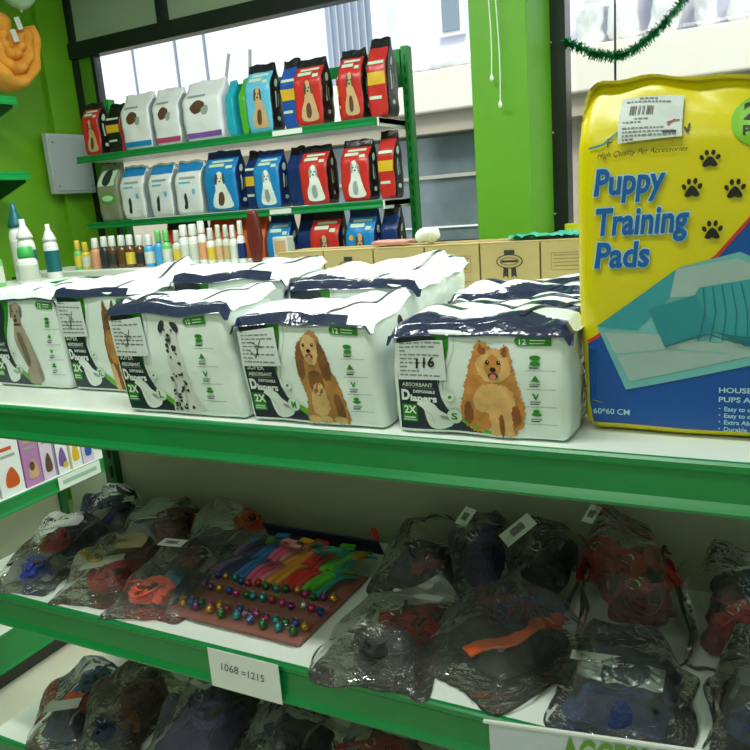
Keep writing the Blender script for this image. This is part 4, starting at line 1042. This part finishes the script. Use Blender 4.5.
# ================================================================ window things
for x, zb, lb in ((-.945, 2.033, 'shorter white pull cord hanging before the green pillar'), (-.915, 1.932, 'longer white pull cord with bead before the green pillar')):
    t = thing('pull_cord', lb, 'cord', (x, 2.955, zb))
    b = MB(); b.tube([(.004 * sin(i), 0, i * (3.0 - zb) / 12) for i in range(13)], .0022, INKWHITE, 6); b.build('string', t)
    b = MB(); b.lathe([(.003, -.022), (.008, -.016), (.0085, -.008), (.004, .002), (.003, .006)], PAPERW, n=10); b.build('bead', t, smooth=True)
TINS = mat('green_tinsel', (10, 130, 62), .22, .75); TINS2 = mat('light_green_tinsel', (60, 190, 120), .2, .75)
b = MB(); cv = crm([(-.745, 3.33, 2.175), (-.714, 3.33, 2.160), (-.66, 3.33, 2.128), (-.614, 3.33, 2.107), (-.565, 3.33, 2.095), (-.516, 3.33, 2.094), (-.465, 3.33, 2.112), (-.421, 3.33, 2.141), (-.38, 3.33, 2.172), (-.347, 3.33, 2.200), (-.294, 3.33, 2.262), (-.25, 3.33, 2.34), (-.22, 3.33, 2.44), (-.20, 3.33, 2.57)], 8, False)
b.tube(cv, .0025, TINS, 6)
r = random.Random(5)
for k in range(2600):
    p = cv[r.randrange(len(cv) - 1)].lerp(cv[r.randrange(len(cv) - 1)], 0) ; i = r.randrange(len(cv) - 1); p = cv[i].lerp(cv[i + 1], r.random())
    dvec = Vector((r.gauss(0, 1), r.gauss(0, 1), r.gauss(0, 1))).normalized(); s_ = dvec.orthogonal().normalized() * r.uniform(.0010, .0020)
    L_ = r.uniform(.014, .030); q = p + dvec * L_ + Vector((0, 0, -.004)); mm = TINS if r.random() < .7 else TINS2
    b.face([p - s_, p + s_, q + s_, q - s_], mm)
tag(b.build('tinsel_garland'), 'shiny green tinsel garland sagging across the right window', 'garland')
b = MB(); b.box((0, 0, .016), (.30, .05, .032), mat('yellow_plastic', (214, 214, 40), .4), bevel=.004)
tag(b.build('tray', loc=(-.60, 3.29, 1.41)), 'yellow plastic strip lying by the window sill beside the yellow pack', 'tray')
b = MB(); b.box((0, 0, .0), (1.4, .10, .02), mat('white_sill', (215, 222, 215), .5)); b.box((0, .03, -.03), (1.4, .03, .05), mat('white_sill', (215, 222, 215), .5))
o = b.build('trim_1', loc=(-.05, 3.295, 1.399)); struct(o)

# ================================================================ harnesses, leads and collars in clear bags
POLY = CLEAR_BAG
WEB = {'red': mat('red_webbing', (150, 36, 34), .65, var=.12, vscale=60, bump=.5, bscale=70), 'coral': mat('coral_webbing', (226, 84, 58), .6, var=.1, vscale=60, bump=.5, bscale=70), 'navy': mat('navy_webbing', (26, 34, 66), .6, var=.12, vscale=60, bump=.5, bscale=70),
       'black': mat('black_webbing', (24, 24, 26), .6, var=.1, vscale=60, bump=.5, bscale=70), 'blue': mat('blue_webbing', (40, 104, 140), .6, var=.12, vscale=60, bump=.5, bscale=70), 'purple': mat('purple_webbing', (62, 40, 104), .6, var=.12, vscale=60, bump=.5, bscale=70),
       'maroon': mat('maroon_webbing', (92, 24, 28), .6, var=.12, vscale=60, bump=.5, bscale=70), 'grey': mat('grey_webbing', (110, 114, 108), .6, var=.1, vscale=60, bump=.5, bscale=70), 'brown': mat('brown_webbing', (96, 66, 44), .6, var=.1, vscale=60, bump=.5, bscale=70),
       'royal': mat('royal_blue_webbing', (30, 52, 140), .6, var=.1, vscale=60, bump=.5, bscale=70), 'orange': mat('orange_webbing', (214, 92, 36), .6, var=.1, vscale=60, bump=.5, bscale=70), 'green': mat('green_webbing', (60, 150, 30), .6, var=.1, vscale=60, bump=.5, bscale=70),
       'dkblue': mat('dark_blue_webbing', (24, 40, 92), .6, var=.1, vscale=60, bump=.5, bscale=70)}
CHROME = mat('chrome', (210, 214, 214), .12, 1.0); BPL = mat('black_plastic', (20, 20, 22), .3, spec=.6)
def coil(mb, c, rx, ry, turns, w, mt, seed, tilt=.5, ang=0.0):
    r = random.Random(seed); pts = []; N = int(turns * 18)
    for i in range(N):
        a = 2 * pi * i / 18; k = 1 - .35 * i / N
        x = rx * k * cos(a) + r.uniform(-1, 1) * .0015; y = ry * k * sin(a)
        z = c[2] + (i / N) * w * .55 + .004 * sin(a * 1.5 + seed)
        pts.append((c[0] + x * cos(ang) - y * sin(ang), c[1] + x * sin(ang) + y * cos(ang), z))
    mb.strap(pts, w, .0022, mt, wdir=(r.uniform(-tilt, tilt), r.uniform(-tilt, tilt), 1))
def polybag(label, loc, L, W, H, rz, items, seed=1, name='bagged_harness', cat='bagged harness', group='harnesses and leads in clear bags', flat=.12, tags=(), slump=0.0, zoff=0.0, rx=0.0):
    t = thing(name, label, cat, loc, rz, group)
    if rx: t.rotation_euler = (rx, 0, rz); t.location.z += L * .5 * sin(rx) * .98
    def disp(p, n):
        q = p.copy(); v = abs(p.y / L) * 2; u = abs(p.x / W) * 2
        e = (1 - ss(.50, 1.0, v) * (1 - flat)) * (1 - ss(.45, 1.0, u) * .86)
        q.z = q.z * (e * (1 + .35 * N3(p.x + seed * 2, p.y, 0, 13)))
        cr = N3(p.x + seed, p.y * .6, p.z, 20) * .009 + abs(N3(p.x + seed, p.y * .5 + 3, p.z, 34)) * .007
        q += n * cr
        q.x += N3(p.y + seed, seed, 0, 9) * .022; q.y += N3(p.x - seed, seed, 1, 10) * .018
        q.x *= 1 + .05 * v * v; q.y *= 1 + .05 * u * u
        if n.z < -.5 or q.z < 0: q.z = max(0.0, min(q.z, .0004))
        else: q.z = max(q.z, .0006)
        return q
    b = MB(); b.soft((W * 1.02, L * 1.0, H * 1.12), H * .3, POLY, 30, 40, 6, disp)
    b.build('plastic_bag', t, smooth=True)
    for k, it in enumerate(items):
        kind, col, x, y, sx, sy = it[:6]; ang = it[6] if len(it) > 6 else 0.0
        mt = WEB[col] if col in WEB else col
        b = MB()
        if kind == 'coil':
            for q in range(4): coil(b, (x + .006 * (q - 1), y + .008 * (1 - q), H * (.22 + .13 * q)), sx * (1 - .14 * q), sy * (1 - .12 * q), 1.7, min(.016, H * .25), mt, seed * 7 + k * 3 + q, 1.3, ang + .5 * (q - 1))
            rr = random.Random(seed * 5 + k)
            for q in range(4):
                a0 = rr.uniform(0, 6.28); ln = min(sx, sy) * rr.uniform(.9, 1.5); cx, cy = x + rr.uniform(-.4, .4) * sx, y + rr.uniform(-.4, .4) * sy
                pts = [(cx + cos(a0) * ln * (i / 8 - .5) * 1.6 + sin(a0) * .012 * sin(i * .8), cy + sin(a0) * ln * (i / 8 - .5) * 1.6 - cos(a0) * .012 * sin(i * .8), H * (.45 + .30 * sin(pi * i / 8))) for i in range(9)]
                b.strap(pts, .014, .0025, mt, wdir=(-sin(a0), cos(a0), rr.uniform(-.6, .6)))
            b.build('webbing_coil', t)
            if k == 0 or rr.random() < .5:
                b2 = MB(); b2.box((x + sx * .5, y - sy * .3, H * .72), (.024, .016, .008), BPL, Matrix.Rotation(rr.uniform(0, 3), 3, 'Z'), bevel=.002); b2.build('buckle', t)
            b2 = MB(); b2.tube([(x - sx * .3 + .009 * cos(a_ * pi / 6), y + .009 * sin(a_ * pi / 6), H * .74 + .003 * sin(a_)) for a_ in range(12)], .0015, CHROME, 6, closed=True); b2.build('metal_ring', t)
        elif kind == 'vest':
            Rv = Matrix.Rotation(ang, 3, 'Z')
            def vd(p, n, k=k):
                e = 1 - .6 * ss(.5, 1, max(abs(p.x) / sx, abs(p.y) / sy))
                q = Vector((p.x, p.y, p.z * e)) + n * (N3(p.x + k, p.y, p.z + seed, 30) * .010 + abs(N3(p.x * .6 + k, p.y, seed, 55)) * .005); q.z = max(.002, q.z); return Rv @ q
            b.soft((sx * 2, sy * 2, H * .56), H * .2, mt, 18, 18, 6, vd, c=(x, y, .003)); b.build('padded_vest', t, smooth=True, weld=True)
            tr = MB(); fx = sx * .8
            for sgn in (-1, 1): tr.strap([Rv @ Vector((fx * sgn * (1 - .2 * sin(pi * i / 8)), sy * (i / 8 - .5) * 1.6, H * .53)) + Vector((x, y, .003)) for i in range(9)], .006, .003, WEB['grey'] if col in ('black', 'navy') else BPL, wdir=(1, 0, 0))
            tr.build('trim_tape', t)
        elif kind == 'strap':
            pts = [(x + sin(i * .9 + seed) * .003 + (i / 8 - .5) * sy * 2 * sin(-ang), y + (i / 8 - .5) * sy * 2 * cos(ang), H * .66 + .004 * sin(i * 1.2)) for i in range(9)]
            b.strap(pts, sx * 2, .004, mt, wdir=(cos(ang), sin(ang), 0)); b.build('strap', t)
        elif kind == 'buckle':
            b.box((x, y, H * .62), (.030, .018, .010), BPL if col == 'black' else mt, Matrix.Rotation(ang, 3, 'Z'), bevel=.003)
            b.box((x + .018 * cos(ang), y + .018 * sin(ang), H * .62), (.014, .024, .007), BPL if col == 'black' else mt, Matrix.Rotation(ang, 3, 'Z'), bevel=.002); b.build('buckle', t)
        elif kind == 'ring':
            b.tube([(x + sx * cos(a * pi / 7), y + sx * sin(a * pi / 7), H * .68) for a in range(14)], .0016, CHROME, 6, closed=True); b.build('metal_ring', t)
        elif kind == 'card':
            b.box((x, y, H * .70), (sx * 2, sy * 2, .0012), mt if col else PAPERW, Matrix.Rotation(ang, 3, 'Z') @ Matrix.Rotation(-.12, 3, 'X'))
            b.build('paper_card', t)
        elif kind == 'foil':
            def ff(u, v): return Vector((x + (u - .5) * sx * 2, y + (v - .5) * sy * 2, H * .72 + .010 * N3(u * 3, v * 3, seed, 2.2)))
            b.grid(ff, 20, 16, SILV); b.build('foil_wrap', t)
    for x, y, sx, sy, an in tags:
        up = Vector((0, 0, 1)); hh = H * 1.12
        p0 = disp(Vector((x, y, hh)), up); du = disp(Vector((x + .02, y, hh)), up) - disp(Vector((x - .02, y, hh)), up); dv = disp(Vector((x, y + .02, hh)), up) - disp(Vector((x, y - .02, hh)), up)
        nz = (du.cross(dv).normalized() + Vector((0, -.35, 2.2))).normalized(); uy = nz.cross(Vector((1, 0, 0))).normalized(); ux = uy.cross(nz); p0 = p0 + nz * .004
        M3 = Matrix((ux, uy, nz)).transposed() @ Matrix.Rotation(an, 3, 'Z')
        b = MB(); b.box(p0 + nz * .003, (sx, sy, .0008), PAPERW, M3); o = b.build('price_sticker', t)
        b = MB(); rr = random.Random(seed)
        for q in range(9):
            v = M3 @ Vector((-sx * .26 + q * sx * .058, 0, .0036)); b.box(p0 + v, (sx * rr.uniform(.015, .035), sy * .42, .0004), INKDARK, M3)
        b.build('barcode', o)
    return t
ZS = .9125
W_ = WEB
polybag('clear bag of red and navy straps at the far left of the middle shelf', (-1.315, .985, ZS), .30, .15, .060, .30, [('vest', 'navy', 0, .06, .05, .06), ('coil', 'red', -.005, .02, .045, .06), ('vest', 'grey', 0, -.07, .05, .04), ('coil', 'royal', .02, -.10, .030, .03), ('card', None, -.02, .085, .03, .03, .3)], 1)
polybag('clear bag with a blue strap and silver glare near the green upright', (-1.345, 1.175, ZS), .15, .14, .070, .35, [('coil', 'dkblue', 0, 0, .05, .05), ('vest', 'grey', 0, -.02, .04, .05), ('card', None, .02, .0, .035, .022, .4)], 2)
polybag('clear bag of red straps with white card and yellow print, second from the left', (-1.115, .960, ZS), .22, .16, .058, .30, [('coil', 'red', .01, -.04, .055, .045), ('vest', 'maroon', .01, .05, .055, .045), ('card', None, -.02, -.01, .040, .028, .4), ('coil', YE2, -.045, .01, .014, .018), ('card', CARD, .0, .07, .03, .03, .2)], 3)
polybag('long clear bag with maroon straps behind the red one', (-1.165, 1.150, ZS), .19, .17, .066, .28, [('coil', 'maroon', .02, .0, .055, .07), ('vest', 'grey', -.03, -.01, .04, .06), ('card', CLB2, -.03, .02, .035, .05, .2)], 4)
polybag('clear bag with a blue bandana and coral straps in front', (-.972, .955, ZS), .21, .15, .055, .12, [('coil', 'coral', -.015, -.045, .045, .035), ('vest', 'blue', .012, .010, .040, .038), ('vest', 'maroon', 0, .06, .04, .03), ('ring', 'black', -.03, .03, .010, .01), ('buckle', 'coral', .015, -.055, 0, 0)], 5, tags=[(-.02, .055, .05, .032, .1)])
polybag('clear bag with black mesh and bright coral straps near the back panel', (-.990, 1.155, ZS), .18, .17, .070, .15, [('vest', 'black', 0, -.04, .060, .045), ('coil', 'coral', .030, .045, .038, .035), ('vest', 'coral', .030, .045, .025, .022), ('ring', 'black', -.01, -.04, .022, .01)], 6)
polybag('clear bag of red straps with a black buckle and white header, beside the bell collars', (-.492, .945, ZS), .24, .185, .065, -.02, [('coil', 'black', 0, -.055, .065, .026), ('coil', 'red', .01, .01, .055, .035), ('vest', 'maroon', .02, .045, .045, .025), ('card', None, .0, .075, .045, .010, 0), ('ring', 'black', -.01, -.02, .008, .01), ('strap', 'red', .02, .0, .012, .05, 1.5)], 7)
polybag('clear bag of dark straps behind the red strap bag', (-.535, 1.155, ZS), .17, .17, .085, .1, [('vest', 'black', 0, 0, .06, .05), ('coil', 'navy', 0, 0, .055, .05), ('coil', 'maroon', .02, -.02, .03, .03)], 8)
polybag('clear bag with a rolled dark blue lead and pale tag, leaning at the back', (-.415, 1.175, ZS), .15, .10, .110, -.1, [('vest', 'purple', 0, 0, .032, .05), ('coil', 'dkblue', 0, 0, .035, .055), ('coil', 'purple', 0, .01, .03, .045)], 9, rx=.55, tags=[(-.02, .02, .028, .036, -.3)])
polybag('clear bag with a rolled black lead and barcode tag at the back', (-.302, 1.175, ZS), .15, .10, .105, -.2, [('vest', 'black', 0, 0, .032, .05), ('coil', 'black', 0, 0, .035, .055)], 10, rx=.55, tags=[(-.015, -.01, .034, .060, -.6)])
polybag('clear bag with navy harness and an orange-red strap across its front', (-.325, .980, ZS), .23, .19, .080, -.55, [('vest', 'black', -.01, .01, .065, .075), ('coil', 'navy', -.01, .03, .06, .06), ('coil', 'maroon', -.02, .03, .065, .05), ('strap', 'orange', .035, -.02, .011, .075, -.1), ('strap', 'red', .045, .055, .011, .022, -.1)], 11)
polybag('upright heap of dark red straps in a clear bag near the back panel', (-.165, 1.135, ZS), .22, .15, .105, .05, [('vest', 'maroon', .01, .01, .045, .07), ('coil', 'red', .01, .01, .05, .07), ('coil', 'maroon', .02, -.04, .04, .04), ('coil', 'red', -.05, .03, .02, .05), ('ring', 'black', .01, -.03, .014, .01)], 12, rx=.35, tags=[(-.045, .045, .022, .034, -.4)])
polybag('clear bag with navy blue harness and crinkled silver foil, right front of the shelf', (-.148, .932, ZS), .17, .17, .070, .0, [('vest', 'navy', 0, .03, .065, .04), ('vest', 'dkblue', 0, -.045, .065, .028), ('coil', 'navy', 0, .0, .06, .05), ('foil', 'black', .0, -.015, .055, .025), ('card', None, -.035, .010, .035, .012, .1)], 13)
polybag('clear bag with red and blue straps and a white card at the right edge', (-.005, 1.13, ZS), .20, .14, .090, .0, [('vest', 'maroon', 0, -.01, .05, .06), ('coil', 'red', 0, -.04, .05, .035), ('coil', 'royal', .01, .02, .045, .05), ('coil', 'black', .0, .04, .05, .03), ('card', None, .025, .03, .035, .045, .4), ('strap', 'red', -.01, -.06, .010, .03, 1.4)], 14, rx=.25)
polybag('clear bag with black straps and a blue end at the right front edge', (.022, .935, ZS), .18, .12, .085, .0, [('vest', 'black', 0, .02, .045, .05), ('coil', 'dkblue', 0, -.05, .04, .025), ('card', mat('grey_card', (120, 124, 120), .6), .0, .02, .03, .025, .2)], 15)

# --- set of bell collars
bs = thing('bell_collar_set', 'spread of colourful collars with shiny round bells on a clear-bagged coral card', 'bell collars', (-.778, 1.02, ZS), -.02)
b = MB(); b.box((0, -.02, .004), (.285, .235, .004), mat('coral_card', (150, 92, 80), .6, var=.15)); b.box((0, -.025, .009), (.27, .006, .006), mat('coral_card', (176, 92, 76), .6)); b.box((0, -.075, .009), (.27, .006, .006), mat('coral_card', (176, 92, 76), .6)); b.build('backing_card', bs)
b = MB(); b.box((.01, .150, .040), (.27, .004, .040), mat('navy_header', (24, 34, 74), .4), Matrix.Rotation(.5, 3, 'X')); hd = b.build('header_card', bs)
b = MB(); b.box((.035, .1475, .043), (.085, .0012, .020), PAPER, Matrix.Rotation(.5, 3, 'X')); b.build('price_sticker', hd)
b = MB(); b.box((.135, .150, .068), (.010, .003, .024), mat('red_tab', (190, 40, 30), .5), Matrix.Rotation(-.3, 3, 'Y')); b.build('hang_tab', bs)
cols = [('navy', -.125, 'dkblue'), ('dkblue', -.105, 'purple'), ('blue', -.085, 'blue'), ('blue', -.062, 'blue')]
CC = {'pink': mat('pink_webbing', (240, 90, 140), .55), 'gold': mat('gold_webbing', (240, 170, 20), .55), 'redb': mat('bright_red_webbing', (220, 36, 34), .55), 'grn': mat('bright_green_webbing', (80, 205, 34), .55), 'tealw': mat('teal_webbing', (10, 150, 126), .55), 'palep': mat('pale_pink_webbing', (220, 150, 150), .55), 'bluew': mat('mid_blue_webbing', (30, 120, 190), .55), 'dk': WEB['dkblue'], 'lil': mat('lilac_webbing', (130, 100, 150), .55)}
r = random.Random(3)
layout = ['lil', 'dk', 'dk', 'bluew', 'bluew', 'pink', 'pink', 'palep', 'gold', 'gold', 'redb', 'redb', 'redb', 'grn', 'grn', 'tealw']
for i, c in enumerate(layout):
    x = -.128 + i * .0170
    b = MB()
    sh = -.012 - .020 * (i / 15)
    for q in range(2):
        y0 = -.005 + q * .06 + r.uniform(-.008, .008)
        pts = [(x + sh + .004 * q + j * (.0040 + .0008 * q), y0 + j * .011, .014 + .011 * q + .012 * sin(pi * j / 8) + .002 * sin(j + i)) for j in range(9)]
        b.strap(pts, .0125, .0050, CC[c], wdir=(1, -.25, .15))
    b.build('collar_strap', bs)
    if i % 2 == 0:
        b = MB(); b.box((x + .012, .105, .040), (.016, .026, .008), CC[layout[(i * 5 + 3) % 16]], Matrix.Rotation(r.uniform(-.6, .6), 3, 'Z'), bevel=.002); b.build('buckle', bs)
for k, (x, y, c) in enumerate([(.03, .11, 'tealw'), (.05, .085, 'tealw'), (.075, .10, 'tealw'), (-.03, .10, 'palep'), (-.01, .085, 'palep'), (.0, .115, 'gold'), (.03, .12, 'redb'), (-.06, .12, 'bluew'), (.09, .12, 'grn')]):
    b = MB(); b.box((x, y, .048), (.030, .013, .007), CC[c], Matrix.Rotation(r.uniform(-.8, .8), 3, 'Z'), bevel=.002); b.build('buckle', bs)
BELL = [mat('bell_' + n_, c_, .18, .85) for n_, c_ in (('gold', (226, 176, 50)), ('cyan', (30, 170, 190)), ('magenta', (210, 50, 130)), ('green', (40, 130, 50)), ('blue', (40, 80, 180)), ('silver', (210, 214, 214)), ('purple', (130, 50, 140)), ('red', (180, 40, 50)))]
bp = []
order = [0, 0, 0, 3, 1, 7, 3, 1, 3, 0, 2, 3, 6, 0, 6, 6, 0, 4, 2, 3, 1, 1, 7, 2, 6, 5, 2, 4, 0, 4, 3, 2, 0, 5, 4, 6, 2, 5, 6, 3, 4, 0]
for rowi, (y, n_) in enumerate(((-.010, 14), (-.050, 14), (-.100, 14), (-.118, 9))):
    for i in range(n_):
        x = -.130 + i * (.262 / 13) + r.uniform(-.003, .003)
        if rowi == 3: x = -.12 + i * .03
        bp.append((x, y + r.uniform(-.005, .005), BELL[order[(rowi * 14 + i) % 42] if r.random() < .8 else r.randrange(8)]))
for x, y, mt in bp:
    b = MB(); b.ball((0, 0, 0), .0078, mt, 10); b.box((0, 0, -.003), (.012, .0012, .004), INKBLACK); b.tube([(.003 * cos(a), 0, .008 + .003 * sin(a)) for a in [k * pi / 4 for k in range(8)]], .0007, CHROME, 5, closed=True)
    o = b.build('bell', bs, smooth=True); o.location = (x, y, .0148)
b = MB(); b.grid(lambda u, v: (-.15 + .30 * u, -.142 + .30 * v, .030 + .028 * sin(pi * v * .9) + .010 * N3(u * 4, v * 3, 2, 2) - .026 * (1 if u < .03 or u > .97 or v < .03 else 0)), 36, 30, clear_mat('collar_set_film', (0.985, 0.99, 0.985, 1), 0.02, 0.08, bump=.6, bscale=14, fres=1.25)); b.build('plastic_bag', bs, smooth=True)

# --- bottom shelf
ZB = .5555
polybag('clear bag with blue and coral straps at the left of the bottom shelf', (-1.30, .975, ZB), .26, .13, .075, .30, [('coil', 'blue', 0, .05, .04, .04), ('vest', 'coral', -.01, -.02, .035, .025), ('vest', 'navy', .0, -.08, .04, .03), ('card', None, -.01, -.06, .035, .02, .3)], 31)
polybag('clear bag of brown straps at the left of the bottom shelf', (-1.165, .985, ZB), .26, .14, .095, .25, [('vest', 'brown', 0, .02, .045, .06), ('coil', 'brown', 0, .02, .05, .06), ('coil', 'brown', .01, -.05, .045, .05), ('coil', 'grey', .0, .07, .04, .03), ('coil', 'navy', .0, -.09, .04, .02)], 32)
polybag('clear bag with purple harness and a tilted barcode tag on the bottom shelf', (-.985, 1.02, ZB), .26, .19, .100, .1, [('vest', 'purple', 0, -.02, .07, .08), ('coil', 'purple', 0, 0, .07, .09), ('vest', 'black', .0, .08, .06, .03)], 33, tags=[(-.01, .02, .058, .040, -.35)])
polybag('clear bag with navy and pale straps on the bottom shelf right of the purple one', (-.785, .985, ZB), .26, .18, .095, .0, [('coil', 'navy', 0, 0, .07, .09), ('coil', 'grey', 0, -.03, .05, .05), ('vest', 'black', 0, .05, .06, .05)], 34)
polybag('clear bag with dark red straps on the bottom shelf under the paper tag', (-.585, 1.00, ZB), .26, .18, .110, .0, [('coil', 'red', 0, .02, .07, .08), ('coil', 'maroon', 0, -.03, .06, .06), ('vest', 'maroon', 0, .05, .06, .05)], 35)
polybag('clear bag with a black harness at the right of the bottom shelf', (-.385, 1.00, ZB), .26, .18, .100, .0, [('vest', 'black', 0, .02, .07, .08), ('coil', 'blue', 0, -.03, .06, .06)], 36)
